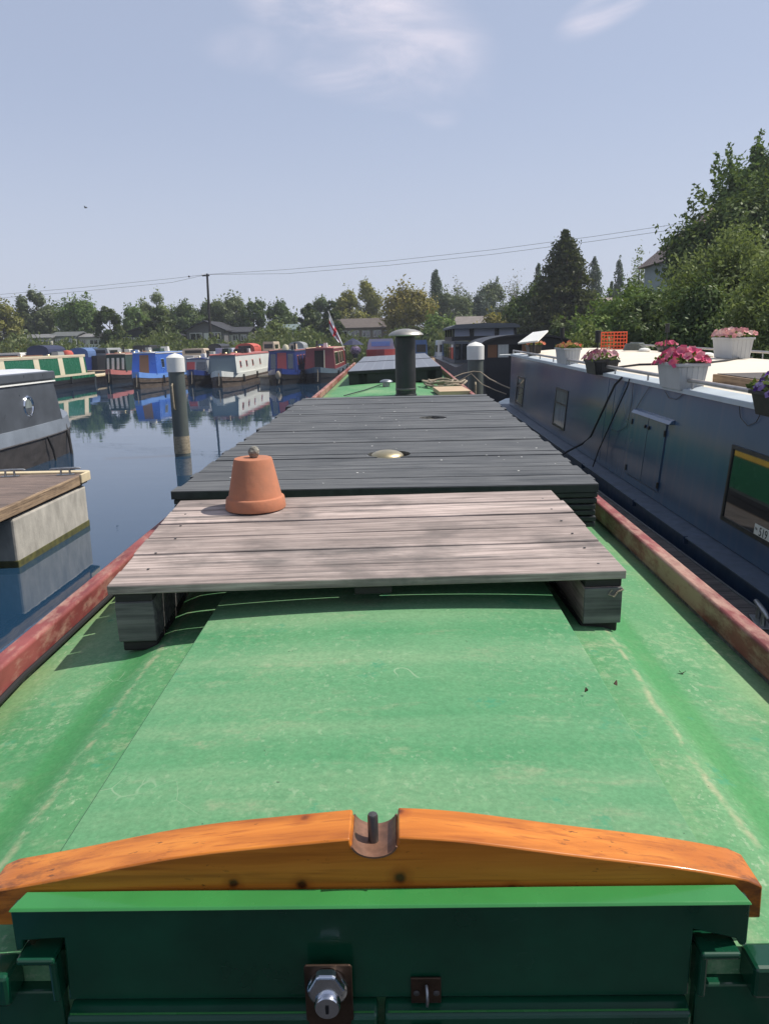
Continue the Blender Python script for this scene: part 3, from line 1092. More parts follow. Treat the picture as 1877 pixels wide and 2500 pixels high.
bb = thing('wide_blue_boat', 'wide dark blue boat with cream roof and flower boxes moored beside the pontoon', 'boat', frame=MBB)
X1 = 3.10
hull = []
for y, i, z in ((-8, 0, 0), (12.4, 0, 0), (13.2, .06, .01), (13.8, .3, .03), (14.2, .8, .05), (14.35, 1.5, .06)):
    a, b = -.165 + i, X1 + .5 - i
    hull.append([(a, y, z - .012), (b, y, z - .012), (b - .02, y, -1.5), (a + .02, y, -1.5)])
G().loft(hull).build('hull', M['blueband'], bb, smooth=True)
gun = []
for y, i, z in ((-8, 0, 0), (12.4, 0, 0), (13.2, .06, .01), (13.8, .3, .03), (14.2, .8, .05), (14.35, 1.5, .06)):
    a, b = -.192 + i, X1 + .5 - i
    gun.append([(a, y, z - .010), (b, y, z - .010), (b, y, z + .0), (a, y, z + .0)])
G().loft(gun).build('gunwale', M['bluegun'], bb)
for y in (-1.2, 1.05, 2.45, 4.6):
    G().box(-.200, -.165, y, y + .018, -.06, .004).build('weld_lug', M['blueband'], bb)
CF0, CF1 = 12.85, 12.4                    # far end of the cabin, top and bottom
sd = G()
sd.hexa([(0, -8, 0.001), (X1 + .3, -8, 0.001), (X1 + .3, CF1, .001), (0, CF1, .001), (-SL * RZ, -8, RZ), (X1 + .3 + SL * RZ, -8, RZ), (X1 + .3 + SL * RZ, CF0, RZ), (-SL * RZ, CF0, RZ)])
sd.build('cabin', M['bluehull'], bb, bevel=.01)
rf = G()
prof = []
xa, xb = -SL * RZ - .012, X1 + .3 + SL * RZ + .012
for k in range(17):
    u = -1 + 2 * k / 16
    prof.append(((xa + xb) / 2 + (xb - xa) / 2 * u, RZ + .022 + .10 * (1 - u * u)))
rf.prism([(xa, RZ + .002)] + prof + [(xb, RZ + .002)], -8, CF0 + .02)
rf.build('roof', M['creamroof'], bb, smooth=True, angle=40)
G().prism([(xa - .004, RZ - .012), (xa - .004, RZ + .026), (xa + .16, RZ + .0495), (xa + .16, RZ + .044), (xa + .01, RZ + .02), (xa + .01, RZ - .012)], -8, CF0 + .025).build('roof_edge', M['palerim'], bb)
for nm_, x, z in (('handrail', xa + .045, RZ + .105), ('handrail', xb - .3, RZ + .16)):
    r = G().tube([(x, -8, z), (x, 2, z), (x, CF0 - .1, z), (x + .02, CF0 + .05, z - .06)], .019, 12).build(nm_, M['pipe'], bb, smooth=True)
    for k in range(12):
        y = -4.3 + k * 1.25
        if y < CF0:
            G().tube([(x, y, RZ + .02), (x, y, z)], .011, 8).build('stanchion', M['steel'], r, smooth=True)


def side_frame(name, y0, y1, z0, z1, fr, glassm, depth=.012, bar=None, parent=bb, curtain=False):
    """a framed opening on the leaning cabin side; y1 is the far end"""
    P = lambda y, z, o: (-SL * z - o, y, z)
    g = G()

    def bar_(ya, yb, za, zb, o0, o1):
        g.hexa([P(ya, za, o1), P(ya, za, o0), P(yb, za, o0), P(yb, za, o1), P(ya, zb, o1), P(ya, zb, o0), P(yb, zb, o0), P(yb, zb, o1)])
    bar_(y0, y1, z0, z0 + fr, -.01, depth)
    bar_(y0, y1, z1 - fr, z1, -.01, depth)
    bar_(y0, y0 + fr, z0 + fr, z1 - fr, -.01, depth - .001)
    bar_(y1 - fr, y1, z0 + fr, z1 - fr, -.01, depth - .001)
    if bar:
        zb = z0 + (z1 - z0) * bar
        bar_(y0 + fr, y1 - fr, zb - .015, zb + .015, -.01, depth - .002)
    o = g.build(name, M['black'], parent)
    h = G()
    h.hexa([P(y0 + fr, z0 + fr, .003), P(y0 + fr, z0 + fr, -.004), P(y1 - fr, z0 + fr, -.004), P(y1 - fr, z0 + fr, .003),
            P(y0 + fr, z1 - fr, .003), P(y0 + fr, z1 - fr, -.004), P(y1 - fr, z1 - fr, -.004), P(y1 - fr, z1 - fr, .003)])
    h.build('pane', glassm, o)
    return o


M['curtglass'] = plain('glazed curtain', (.30, .34, .33), .08, var=.45, scale=5, stretch=(1, 3, .4), spec=.7)


def spanq(c):
    ps = [hside(*p) for p in c]
    return ps


w2 = spanq(((1362, 948), (1391, 953), (1374, 1050), (1345, 1035)))
w1 = spanq(((1266, 918), (1284, 922), (1272, 992), (1256, 982)))
w3 = spanq(((1793, 1086), (1793, 1086), (1757, 1265), (1757, 1265)))
far2, near2 = (w2[0].y + w2[3].y) / 2, (w2[1].y + w2[2].y) / 2
side_frame('window', near2, far2, (w2[2].z + w2[3].z) / 2, (w2[0].z + w2[1].z) / 2, .035, M['curtglass'], bar=.62)
far1, near1 = (w1[0].y + w1[3].y) / 2, (w1[1].y + w1[2].y) / 2
side_frame('window', near1, far1, (w1[2].z + w1[3].z) / 2, (w1[0].z + w1[1].z) / 2, .04, M['glass'], bar=.62)
far3 = (w3[0].y + w3[2].y) / 2
big = side_frame('window', far3 - 1.25, far3, w3[2].z, w3[0].z, .03, M['glass'])
side_frame('window', far3 - 3.6, far3 - 2.4, w3[2].z, w3[0].z, .03, M['glass'])
# registration plate inside the big window
a, b = hside(1843, 1277, .004), hside(1838, 1304, .004)
P0 = Vector((-SL * b.z - .0045, (a.y + b.y) / 2, b.z))
Ly, Lz = .33, a.z - b.z
g = G()
T = Matrix.Translation(P0) @ Matrix.Rotation(-math.atan(SL), 4, 'Y')
g.box(-.001, .001, -Ly, 0, 0, Lz, T)
g.build('number_plate', M['white'], big)
mm = Matrix(((0, 0, -1, 0), (-1, 0, 0, 0), (0, 1, 0, 0), (0, 0, 0, 1)))
for nm_, body, size, off in (('number_lettering', '519', Lz * 1.05, (-.0022, -.075, Lz * .14)), ('prefix_lettering', 'No.', Lz * .32, (-.0022, -.014, Lz * .5))):
    fc = bpy.data.curves.new(nm_, 'FONT')
    fc.body = body
    fc.size = size
    fc.extrude = .0006
    fo = bpy.data.objects.new(nm_, fc)
    me = bpy.data.meshes.new_from_object(fo)
    me.materials.clear()
    me.materials.append(M['black'])
    bpy.data.objects.remove(fo)
    fo = bpy.data.objects.new(nm_, me)
    COL.objects.link(fo)
    fo.parent = big
    fo.matrix_local = T @ Matrix.Translation(off) @ mm

# side hatch: two leaves, hinges, latches, drip hood
hA, hB_ = hside(1553, 1000), hside(1648, 1022)
dl, dr = hside(1551, 1010), hside(1632, 1030)
bl, br = hside(1526, 1160), hside(1604, 1190)
yl_, yr_ = (dl.y + bl.y) / 2, (dr.y + br.y) / 2
ym = (yl_ + yr_) / 2
zt, zb_ = (dl.z + dr.z) / 2, (bl.z + br.z) / 2
P = lambda y, z, o: (-SL * z - o, y, z)
for y0, y1 in ((yr_, ym - .009), (ym + .009, yl_)):
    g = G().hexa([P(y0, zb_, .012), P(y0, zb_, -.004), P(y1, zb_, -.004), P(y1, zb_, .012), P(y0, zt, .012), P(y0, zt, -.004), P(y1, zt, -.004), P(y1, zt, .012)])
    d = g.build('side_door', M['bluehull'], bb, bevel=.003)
    yo = y0 if y0 == yr_ else y1
    for zz in (zb_ + .06, zt - .10):
        G().tube([P(yo, zz - .03, .016), P(yo, zz + .03, .016)], .011, 8).build('hinge', M['black'], d)
    yk = y1 - .05 if y0 == yr_ else y0 + .05
    G().ball(P(yk, zt - .10, .022), .014, .02, .02, 10, 8).build('latch', M['black'], d, smooth=True)
seam = G().hexa([P(ym - .008, zb_, .006), P(ym - .008, zb_, -.002), P(ym + .008, zb_, -.002), P(ym + .008, zb_, .006), P(ym - .008, zt, .006), P(ym - .008, zt, -.002), P(ym + .008, zt, -.002), P(ym + .008, zt, .006)])
G().hexa([P(yr_ - .012, zb_ - .012, .004), P(yr_ - .012, zb_ - .012, -.002), P(yl_ + .012, zb_ - .012, -.002), P(yl_ + .012, zb_ - .012, .004), P(yr_ - .012, zt + .012, .004), P(yr_ - .012, zt + .012, -.002), P(yl_ + .012, zt + .012, -.002), P(yl_ + .012, zt + .012, .004)]).build('door_surround', M['blueband'], bb)
seam.build('door_seam', M['hole'], bb)
G().hexa([P(hB_.y, zt + .005, .055), P(hB_.y, zt + .005, -.002), P(hA.y, zt + .005, -.002), P(hA.y, zt + .005, .055), P(hB_.y, zt + .035, .03), P(hB_.y, zt + .05, -.002), P(hA.y, zt + .05, -.002), P(hA.y, zt + .035, .03)]).build('drip_hood', M['bluehull'], bb, bevel=.003)
for px in (1495, 1478):
    q0, q1 = hside(px, 1000), hside(px - 10, 1130)
    G().hexa([P(q0.y, .05, .003), P(q0.y, .05, -.002), P(q0.y + .05, .05, -.002), P(q0.y + .05, .05, .003), P(q0.y, RZ - .03, .003), P(q0.y, RZ - .03, -.002), P(q0.y + .05, RZ - .03, -.002), P(q0.y + .05, RZ - .03, .003)]).build('side_seam', M['bluehull'], bb)
# vents on the roof
for px, py, r in ((1572, 862, .11), (1724, 876, .11)):
    q = hroof(px, py, RZ + .09)
    prof = [(r * .8, 0), (r * .8, .04), (r, .05), (r * .9, .075), (r * .5, .095), (.001, .10)]
    G().lathe(prof, 24, (q.x, q.y, RZ + .085)).build('mushroom_vent', M['white'], bb, smooth=True)
q = hroof(1868, 891, RZ + .09)
g = G()
for k in range(6):
    g.box(q.x - .22, q.x + .22, q.y - .3 + k * .09, q.y - .25 + k * .09, RZ + .10, RZ + .112)
g.build('roof_grille', M['steel'], bb)
# thin wires drooping along the side
for pts in (((1545, 930), (1541, 985), (1530, 1040), (1505, 1055), (1490, 1046)), ((1588, 940), (1565, 975), (1551, 1000)), ((1622, 955), (1632, 972), (1650, 975), (1668, 962)), ((1803, 985), (1806, 1020), (1824, 1040), (1845, 1030), (1858, 1005))):
    pp = [hside(px, py, .012) for px, py in pts]
    G().tube(pp, .0028, 6).build('side_wire', M['black'], bb, smooth=True)

# hoses and lines as things of their own
pts = [hroof(px, py, RZ + .09) for px, py in ((1494, 893), (1560, 891), (1640, 893), (1720, 894), (1770, 889), (1800, 882), (1835, 872))]
for p_ in pts:
    c_ = ((p_.x - (xa + xb) / 2) / ((xb - xa) / 2))
    p_.z = RZ + .035 + .10 * (1 - c_ * c_)
o = G().tube(pts, .014, 8).build('roof_hose', M['rubber'], smooth=True)
o.matrix_world = MBB
tag(o, 'black hose running across the cream roof behind the pink petunias', 'hose')
pts = [W(1517, 922, X=2.56), W(1500, 940, X=2.53), W(1470, 1004, X=2.48), W(1441, 1066, X=2.42), W(1421, 1083, X=2.34), W(1370, 1110, X=1.95), W(1330, 1128, X=1.55)]
o = G().tube(pts, .013, 8).build('power_cable', M['rubber'], smooth=True)
tag(o, 'thick black cable hanging from the blue boat handrail down towards the dark deck', 'cable')
pts = [W(1536, 925, X=2.56), W(1530, 945, X=2.53), W(1461, 1098, X=2.44), W(1441, 1155, X=2.36), W(1430, 1180, X=2.24)]
o = G().tube(pts, .008, 8).build('mooring_line', M['rubber'], smooth=True)
tag(o, 'thin dark mooring line hanging straight beside the thick black cable', 'rope')

# ------------------------------------------------------------------ flower troughs
def petals(name, pts, r, cols, parent, seed):
    """open five-lobed blossoms facing outwards"""
    rng = random.Random(seed)
    vs, fs, tint = [], [], []
    for (c, nrm) in pts:
        n_ = Vector(nrm).normalized()
        t1 = n_.orthogonal().normalized()
        t2 = n_.cross(t1)
        rr = r * rng.uniform(.75, 1.2)
        ph = rng.uniform(0, 6)
        tt = rng.random()
        i0 = len(vs)
        vs.append(tuple(Vector(c) - n_ * rr * .35))
        for k in range(10):
            a = ph + 2 * math.pi * k / 10
            q = rr * (1.0 if k % 2 == 0 else .80)
            vs.append(tuple(Vector(c) + (t1 * math.cos(a) + t2 * math.sin(a)) * q + n_ * rr * rng.uniform(-.08, .12)))
        for k in range(10):
            fs.append((i0, i0 + 1 + k, i0 + 1 + (k + 1) % 10))
        tint += [tt] * 10
    me = bpy.data.meshes.new(name)
    me.from_pydata(vs, [], fs)
    at = me.attributes.new('tint', 'FLOAT', 'FACE')
    at.data.foreach_set('value', tint)
    me.materials.append(cols)
    o = bpy.data.objects.new(name, me)
    COL.objects.link(o)
    o.parent = parent
    return o


def leafcloud(name, pos, nor, size, tint, mat, parent, aspect=1.7):
    n = len(pos)
    nor = nor / np.maximum(1e-6, np.linalg.norm(nor, axis=1, keepdims=True))
    r = RNG.normal(size=(n, 3))
    t1 = np.cross(nor, r)
    t1 /= np.maximum(1e-6, np.linalg.norm(t1, axis=1, keepdims=True))
    t2 = np.cross(nor, t1)
    s = size.reshape(-1, 1)
    a, b = t1 * s * aspect * .5, t2 * s * .5
    v = np.stack([pos - a, pos + b * .9 - a * .1, pos + a, pos - b * .9 - a * .1], 1).reshape(-1, 3)
    me = bpy.data.meshes.new(name)
    me.vertices.add(4 * n)
    me.vertices.foreach_set('co', v.astype(np.float32).ravel())
    me.loops.add(4 * n)
    me.loops.foreach_set('vertex_index', np.arange(4 * n, dtype=np.int32))
    me.polygons.add(n)
    me.polygons.foreach_set('loop_start', np.arange(0, 4 * n, 4, dtype=np.int32))
    at = me.attributes.new('tint', 'FLOAT', 'FACE')
    at.data.foreach_set('value', np.clip(tint, 0, 1).astype(np.float32))
    me.update(calc_edges=True)
    me.validate()
    me.materials.append(mat)
    o = bpy.data.objects.new(name, me)
    COL.objects.link(o)
    if parent:
        o.parent = parent
    return o


PINK = leafmat('pink petals', (.62, .05, .16), (.82, .12, .26), (.88, .36, .42), .3)
PALEP = leafmat('pale pink petals', (.75, .30, .33), (.85, .50, .48), (.90, .70, .62), .3)
MIXP = leafmat('pink and burgundy petals', (.22, .02, .08), (.70, .30, .36), (.86, .66, .62), .3)
PURP = leafmat('purple petals', (.05, .01, .13), (.13, .03, .26), (.45, .36, .62), .2)
CORAL = leafmat('coral petals', (.70, .14, .08), (.80, .35, .22), (.75, .45, .12), .3)
FOLI = leafmat('flower box leaves', (.06, .10, .02), (.12, .18, .04), (.22, .26, .08), .3)


def flower_box(label, q, w, L, h, boxm, petm, nb, br, seed, spill=.0, spread=1.0, hh=.10):
    w, L, h, br, hh = w * 1.18, L * 1.18, h * 1.18, br * 1.1, hh * 1.2
    t = thing('flower_box', label, 'flower box', q, frame=MBB, group='flower boxes on the blue boat')
    g = G()
    k = .035
    g.taper((k, w - k, k, L - k), (.008, w - .008, .008, L - .008), 0, h - .028)
    g.box(-.008, w + .008, -.008, L + .008, h - .028, h)
    nr = 5
    for i in range(nr):
        x = .04 + (w - .08) * i / (nr - 1)
        xb_ = k + .01 + (w - 2 * k - .02) * i / (nr - 1)
        g.hexa([(xb_ - .008, k - .006, .01), (xb_ + .008, k - .006, .01), (xb_ + .008, k + .01, .01), (xb_ - .008, k + .01, .01), (x - .008, .002, h - .03), (x + .008, .002, h - .03), (x + .008, .02, h - .03), (x - .008, .02, h - .03)])
    g.build('trough', boxm, t, bevel=.004)
    G().box(.012, w - .012, .012, L - .012, h, h + .006).build('soil', M['soil'], t)
    rng = random.Random(seed)
    pts = []
    for i in range(nb):
        u, v = rng.uniform(-1, 1), rng.uniform(-1, 1)
        x = w / 2 + u * w * .62 * spread
        y = L / 2 + v * L * .56 * spread
        z = h + hh * (1 - .55 * u * u) * (1 - .5 * v ** 4) * rng.uniform(.55, 1.15) - (spill * abs(u) ** 3)
        pts.append(((x, y, z), (u * .8 - .35, v * .6 - .45, .75 + rng.uniform(-.2, .2))))
    petals('blossoms', pts, br, petm, t, seed)
    n = 260
    r_ = np.random.default_rng(seed)
    u, v = r_.uniform(-1, 1, n), r_.uniform(-1, 1, n)
    pos = np.stack([w / 2 + u * w * .55, L / 2 + v * L * .52, h + hh * .75 * r_.uniform(0, 1, n) * (1 - .5 * u * u)], 1)
    leafcloud('leaves', pos, r_.normal(size=(n, 3)) + np.array([-.3, -.4, .8]), r_.uniform(.02, .045, n), r_.random(n), FOLI, t)
    return t


def rz(x):
    c_ = ((x - (xa + xb) / 2) / ((xb - xa) / 2))
    return RZ + .022 + .10 * (1 - c_ * c_) + .002


def onroof(px, py):
    q = hroof(px, py, RZ + .06)
    for _ in range(5):
        q = hroof(px, py, rz(q.x))
    return q


q = onroof(1737, 936)
zr0 = rz(q.x)
G().box(q.x, q.x + 1.5, q.y - 1.5, q.y, zr0 - .03, zr0 + .085).build('roof_hatch', M['pedge'], bb, bevel=.006)
G().box(q.x + .03, q.x + 1.47, q.y - 1.47, q.y - .03, zr0 + .0855, zr0 + .092).build('hatch_top', M['pdeckr'], bb)
q = onroof(1652, 955)
flower_box('pale grey flower box overflowing with bright pink petunias, nearest the cable', q, .235, .52, .205, M['trough'], PINK, 95, .038, 3, spill=.05)
q = onroof(1376, 893)
flower_box('pale grey flower box with a few coral flowers by the roof rail', q, .22, .62, .22, M['trough'], CORAL, 26, .03, 4, hh=.07)
q = onroof(1448, 916)
flower_box('black flower box with pink and burgundy petunias by the roof rail', q, .27, .45, .15, M['black'], MIXP, 52, .036, 5)
q = onroof(1782, 877)
flower_box('pale grey flower box of pale pink flowers by the far rail', q, .26, .58, .24, M['trough'], PALEP, 80, .04, 6)
q = onroof(1910, 1030)
flower_box('dark flower box of deep purple petunias at the right picture edge', q, .22, .42, .14, M['black'], PURP, 90, .026, 8, spill=.05)
q = onroof(1617, 860)
flower_box('small dark flower box with pink flowers at the far roof edge', q, .22, .34, .09, M['black'], PINK, 30, .032, 9, hh=.08)
q = onroof(1290, 866)
flower_box('dark flower box with salmon flowers under the tilted white panel', q, .24, .4, .16, M['black'], CORAL, 30, .035, 10)


def garden_light(px, py, h, label):
    q = onroof(px, py)
    t = thing('garden_light', label, 'garden light', q, frame=MBB, group='garden lights on the blue boat')
    G().tube([(0, 0, 0), (0, 0, h - .1)], .008, 8).build('stake', M['black'], t)
    G().lathe([(.001, h - .15), (.036, h - .15), (.036, h - .02), (.042, h - .018), (.042, h), (.001, h + .004)], 16).build('lamp_head', M['black'], t, smooth=True)


garden_light(1456, 908, .52, 'black cylindrical garden light standing in the burgundy petunias')
garden_light(1370, 886, .55, 'black cylindrical garden light behind the coral flower box')
garden_light(1625, 861, .50, 'black cylindrical garden light behind the small far flower box')

# orange crate on its side
q = onroof(1497, 853)
s = (1527 - 1467) / FPX * (MBB @ q).y
cr = thing('crate', 'orange plastic crate standing on its side on the cream roof', 'crate', (q.x, q.y, q.z), rad(-14), frame=MBB)
hC = s * .68
g = G()
b = .022
for x0, x1, z0, z1 in ((-s / 2, s / 2, 0, b), (-s / 2, s / 2, hC - b, hC), (-s / 2, -s / 2 + b, b, hC - b), (s / 2 - b, s / 2, b, hC - b), (-.012, .012, b, hC - b)):
    g.box(x0, x1, 0, .028, z0, z1)
for k in range(1, 5):
    z = hC * k / 5
    g.box(-s / 2 + b, -.0125, .004, .02, z - .011, z + .011)
    g.box(.0125, s / 2 - b, .004, .02, z - .011, z + .011)
for k in range(1, 8):
    x = -s / 2 + s * k / 8
    if k != 4:
        g.box(x - .009, x + .009, .0205, .027, b, hC - b)
g.build('base_lattice', M['orange'], cr)
g = G()
for z0 in (0, hC - .012):
    g.box(-s / 2, s / 2, .0285, .30, z0, z0 + .012)
for x0 in (-s / 2, s / 2 - .012):
    g.box(x0, x0 + .012, .0285, .30, .0125, hC - .0125)
g.build('sides', M['orange'], cr)
q = onroof(1548, 857)
hb_ = thing('hose_heap', 'heap of grey hose beside the orange crate', 'hose', q, frame=MBB)
pts = [(.20 * math.cos(k * .55) * (1 - k * .006), .2 * math.sin(k * .55), .02 + k * .0025) for k in range(50)]
G().tube(pts, .022, 8).build('coils', M['piling'], hb_, smooth=True)

# tilted white panel at the bow end of the roof
q = onroof(1312, 868)
Yp = (MBB @ q).y
tp = thing('tilted_panel', 'white panel tilted up on a post at the far end of the cream roof', 'panel', W(1312, 868, Y=Yp))
base = W(1312, 868, Y=Yp)
c = [W(1263, 837, Y=Yp - .1), W(1312, 831, Y=Yp - .35), W(1337, 806, Y=Yp + .35), W(1300, 811, Y=Yp + .6)]
c = [p_ - base for p_ in c]
nrm = (c[1] - c[0]).cross(c[3] - c[0]).normalized() * .03
G().hexa([p_ - nrm for p_ in c] + c).build('sheet', M['white'], tp)
mid = (c[0] + c[1] + c[2] + c[3]) / 4
G().tube([(mid.x, mid.y, 0), (mid.x, mid.y, mid.z - .05)], .025, 8).build('post', M['black'], tp)
G().box(mid.x - .1, mid.x + .1, mid.y - .1, mid.y + .1, 0, .02).build('foot', M['black'], tp)

# ------------------------------------------------------------------ pilings
def piling(label, base, topz, r, rope=False):
    t = thing('mooring_piling', label, 'piling', (base.x, base.y, 0), group='white capped mooring pilings')
    G().lathe([(r, -1.5), (r, topz - .42)], 32).build('tube', M['piling'], t, smooth=True)
    G().lathe([(r + .004, .06), (r + .006, .10), (r + .004, .42), (r + .001, .46), (r + .0005, .06)], 32).build('scoured_band', M['pilrust'], t, smooth=True)
    G().lathe([(r + .022, topz - .42), (r + .022, topz - .10), (r * .75, topz - .045), (.001, topz)], 32).build('cap', M['white'], t, smooth=True, angle=25)
    return t


pb_ = W(447, 1112, z=0)
tz = W(425, 862, Y=pb_.y).z
pl = piling('grey piling with white cap standing in open water left of the dark deck', pb_, tz, .18)
bar = [(-.06, -.185, tz - .68), (-.06, -.235, tz - .72), (-.055, -.238, tz - 1.0), (-.05, -.235, tz - 1.22), (-.05, -.185, tz - 1.26)]
G().tube(bar, .022, 8).build('mooring_bar', M['pilrust'], pl, smooth=True)
rb_ = W(1160, 960, Y=19)
tz = W(1160, 834, Y=19).z
pr2 = piling('grey piling with white cap between the green boat and the black barge', rb_, tz, .185)
G().tube([(-.02, -.187, tz - .95), (-.02, -.235, tz - 1.0), (-.02, -.235, tz - 1.7), (-.02, -.187, tz - 1.75)], .025, 8).build('mooring_bar', M['pilrust'], pr2, smooth=True)
pts = [W(1105, 922, Y=18.5), W(1130, 912, Y=18.6), W(1155, 907, Y=18.75), W(1172, 908, Y=18.75), W(1195, 925, Y=18.3), W(1225, 940, Y=17.6), W(1245, 948, Y=17.2)]
o = G().tube(pts, .014, 8).build('mooring_rope', M['rope'], smooth=True)
tag(o, 'pale upper rope tied around the right piling', 'rope', 'ropes at the right piling')
pts = [W(1090, 932, Y=18.6), W(1125, 928, Y=18.6), W(1150, 912, Y=18.72), W(1176, 938, Y=18.4), W(1210, 953, Y=17.6), W(1235, 962, Y=17.2)]
o = G().tube(pts, .011, 8).build('mooring_rope', M['rope'], smooth=True)
tag(o, 'slack lower rope looped round the right piling', 'rope', 'ropes at the right piling')
# ================================================================== left: finger pontoon and grey boat
LX = -4.44
lp = thing('pontoon', 'timber decked pontoon with a pale concrete float at the left', 'pontoon', (LX, 0, 0))
YE = 11.0
ZD = .75
g = G()
y = 3.0
while y < YE - .1:
    g.box(-4.2, -.06, y, y + .116, ZD - .03, ZD)
    y += .12
g.build('decking', M['pdeck'], lp)
G().prism([(-.058, ZD - .125), (0, ZD - .125), (0, ZD + .004), (-.058, ZD + .004)], 3, YE - .1).build('edge_timber', M['pedge'], lp, bevel=.006)
G().prism([(-.14, ZD - .16), (-.058, ZD - .16), (-.058, ZD - .032), (-.14, ZD - .032)], 3, YE - .15).build('steel_frame', M['hole'], lp)
fl = W(50, 1386, z=0).y
fe = W(218, 1282, z=0).y
G().box(-2.2, -.02, fl, fe, -.8, ZD - .165).build('float', M['concrete'], lp, bevel=.03)
G().box(-2.206, -.016, fl - .004, fe + .004, -.03, .085).build('weed_band', M['algae'], lp, bevel=.01)
G().box(-2.2, -.05, 3.0, fl - 1.3, -.8, ZD - .165).build('float', M['concrete'], lp, bevel=.03)
cs = []
for k in range(9):
    a = math.pi / 2 * k / 8
    cs.append((.03 - .10 + .10 * math.sin(a) , YE - .02 + .10 - .10 + .10 * math.cos(a) - .04))
strip = [(-4.2, YE - .10), (-4.2, YE + .06)] + cs + [(.03, YE - .35), (-.005, YE - .35), (-.005, YE - .10)]
G().prism(strip, ZD - .10, ZD + .03, 'z').build('fender_strip', M['cream'], lp, bevel=.012)
for px, py in ((195, 1146), (26, 1164)):
    q = W(px, py, z=ZD)
    cleat(lp, (q.x - LX, min(q.y, YE - .2), ZD + .002), rad(12), .42)

# grey boat
GX = -8.0
gb = thing('grey_boat', 'grey steel boat with a round porthole and pale roof at the left edge', 'boat', (GX, 0, 0))
gy = plain('grey boat paint', (.085, .095, .11), .32, var=.35, scale=1.6, spec=.6)
gl_ = plain('light grey band paint', (.22, .25, .29), .4, var=.25, scale=2)
gd = plain('weathered dark hull', (.055, .048, .046), .6, var=.5, scale=3, stretch=(1, 1, 2))
wr = plain('white boat roof', (.62, .63, .66), .5, var=.1, scale=3)
GZ, RZG = .84, 1.95
CE = 18.6
sl_ = .10


def gplan(y):
    """inset of the hull side from its full width, towards the rounded end"""
    if y < 18.2:
        return 0
    return .05 + 1.05 * ((y - 18.2) / 2.6) ** 1.9


ys = [4, 17, 18.2, 18.8, 19.4, 19.9, 20.3, 20.6, 20.8]
rings, band, gun = [], [], []
for y in ys:
    i = gplan(y)
    sh = .10 * max(0, (y - 16) / 4.8) ** 2
    a, b = .10 - i, -2.1 + i
    rings.append([(b, y, -.4), (a - .05, y, -.4), (a, y, .55 + sh * .5), (b, y, .55 + sh * .5)])
    band.append([(b, y, .551 + sh * .5), (a + .012, y, .551 + sh * .5), (a - .02, y, GZ + sh), (b, y, GZ + sh)])
    gun.append([(a + .02, y, .545 + sh * .5), (a + .035, y, .555 + sh * .5), (a + .02, y, .575 + sh * .5), (a - .05, y, .56 + sh * .5)])
G().loft(rings).build('hull', gd, gb, smooth=True, angle=30)
G().loft(band).build('upper_band', gl_, gb, smooth=True, angle=30)
G().loft(gun).build('rubbing_strake', gd, gb, smooth=True)
G().hexa([(-2.0, 4, GZ + .002), (0, 4, GZ + .002), (0, CE, GZ + .002), (-2.0, CE, GZ + .002), (-1.85, 4, RZG), (-sl_, 4, RZG), (-sl_, CE - .15, RZG + .02), (-1.85, CE - .15, RZG + .02)]).build('cabin', gy, gb, bevel=.02)
G().prism([(-1.9, RZG - .10), (-1.9, RZG + .03), (-1.4, RZG + .09), (-.95, RZG + .105), (-.5, RZG + .09), (-.09, RZG + .03), (-.09, RZG + .022)], 4, CE - .10).build('roof', wr, gb, smooth=True, angle=25)
G().prism([(-.13, RZG - .13), (-.05, RZG - .13), (-.06, RZG + .03), (-.12, RZG + .05)], 4, CE - .05).build('roof_edge', gy, gb, bevel=.01)
G().prism([(-.075, RZG - .20), (-.045, RZG - .20), (-.05, RZG - .17), (-.08, RZG - .17)], 4, CE - .08).build('white_line', M['white'], gb)
q = hit(70, 992, Matrix.Translation((GX, 0, 0)), (1, 0, sl_ / (RZG - GZ)), .84 * sl_ / (RZG - GZ))
RY = Matrix.Rotation(math.pi / 2, 3, 'Y') @ Matrix.Identity(3)
ph = G().lathe([(.175, -.02), (.235, -.02), (.235, .01), (.215, .035), (.19, .03), (.175, .0)], 40, q, RY).build('porthole', M['chrome'], gb, smooth=True)
G().lathe([(.001, -.005), (.18, -.005), (.18, .004), (.001, .004)], 40, q, RY).build('pane', M['curtglass'], ph)
pts = [W(117, 1066, X=GX + .13), W(124, 1082, X=GX + .16), W(131, 1098, X=GX + .16), W(138, 1125, X=GX + .2), W(141, 1155, X=GX + .3)]
o = G().tube(pts, .028, 8).build('mooring_rope', M['rubber'], smooth=True)
tag(o, 'black rope tied to the grey boat side hanging to its pontoon', 'rope')
pts = [W(150, 1022, X=GX - .15), W(160, 1035, X=GX - .05), W(170, 1070, X=GX + .05), W(177, 1110, X=GX + .1), W(179, 1150, X=GX + .2)]
o = G().tube(pts, .035, 8).build('fender_rope', M['rubber'], smooth=True)
tag(o, 'black fender rope hanging off the rounded end of the grey boat', 'rope')
# ================================================================== far side of the marina
def hc(name, col, rough=.4, **k):
    k.setdefault('scale', .8)
    k.setdefault('var', .14)
    return plain(name, col, rough, **k)


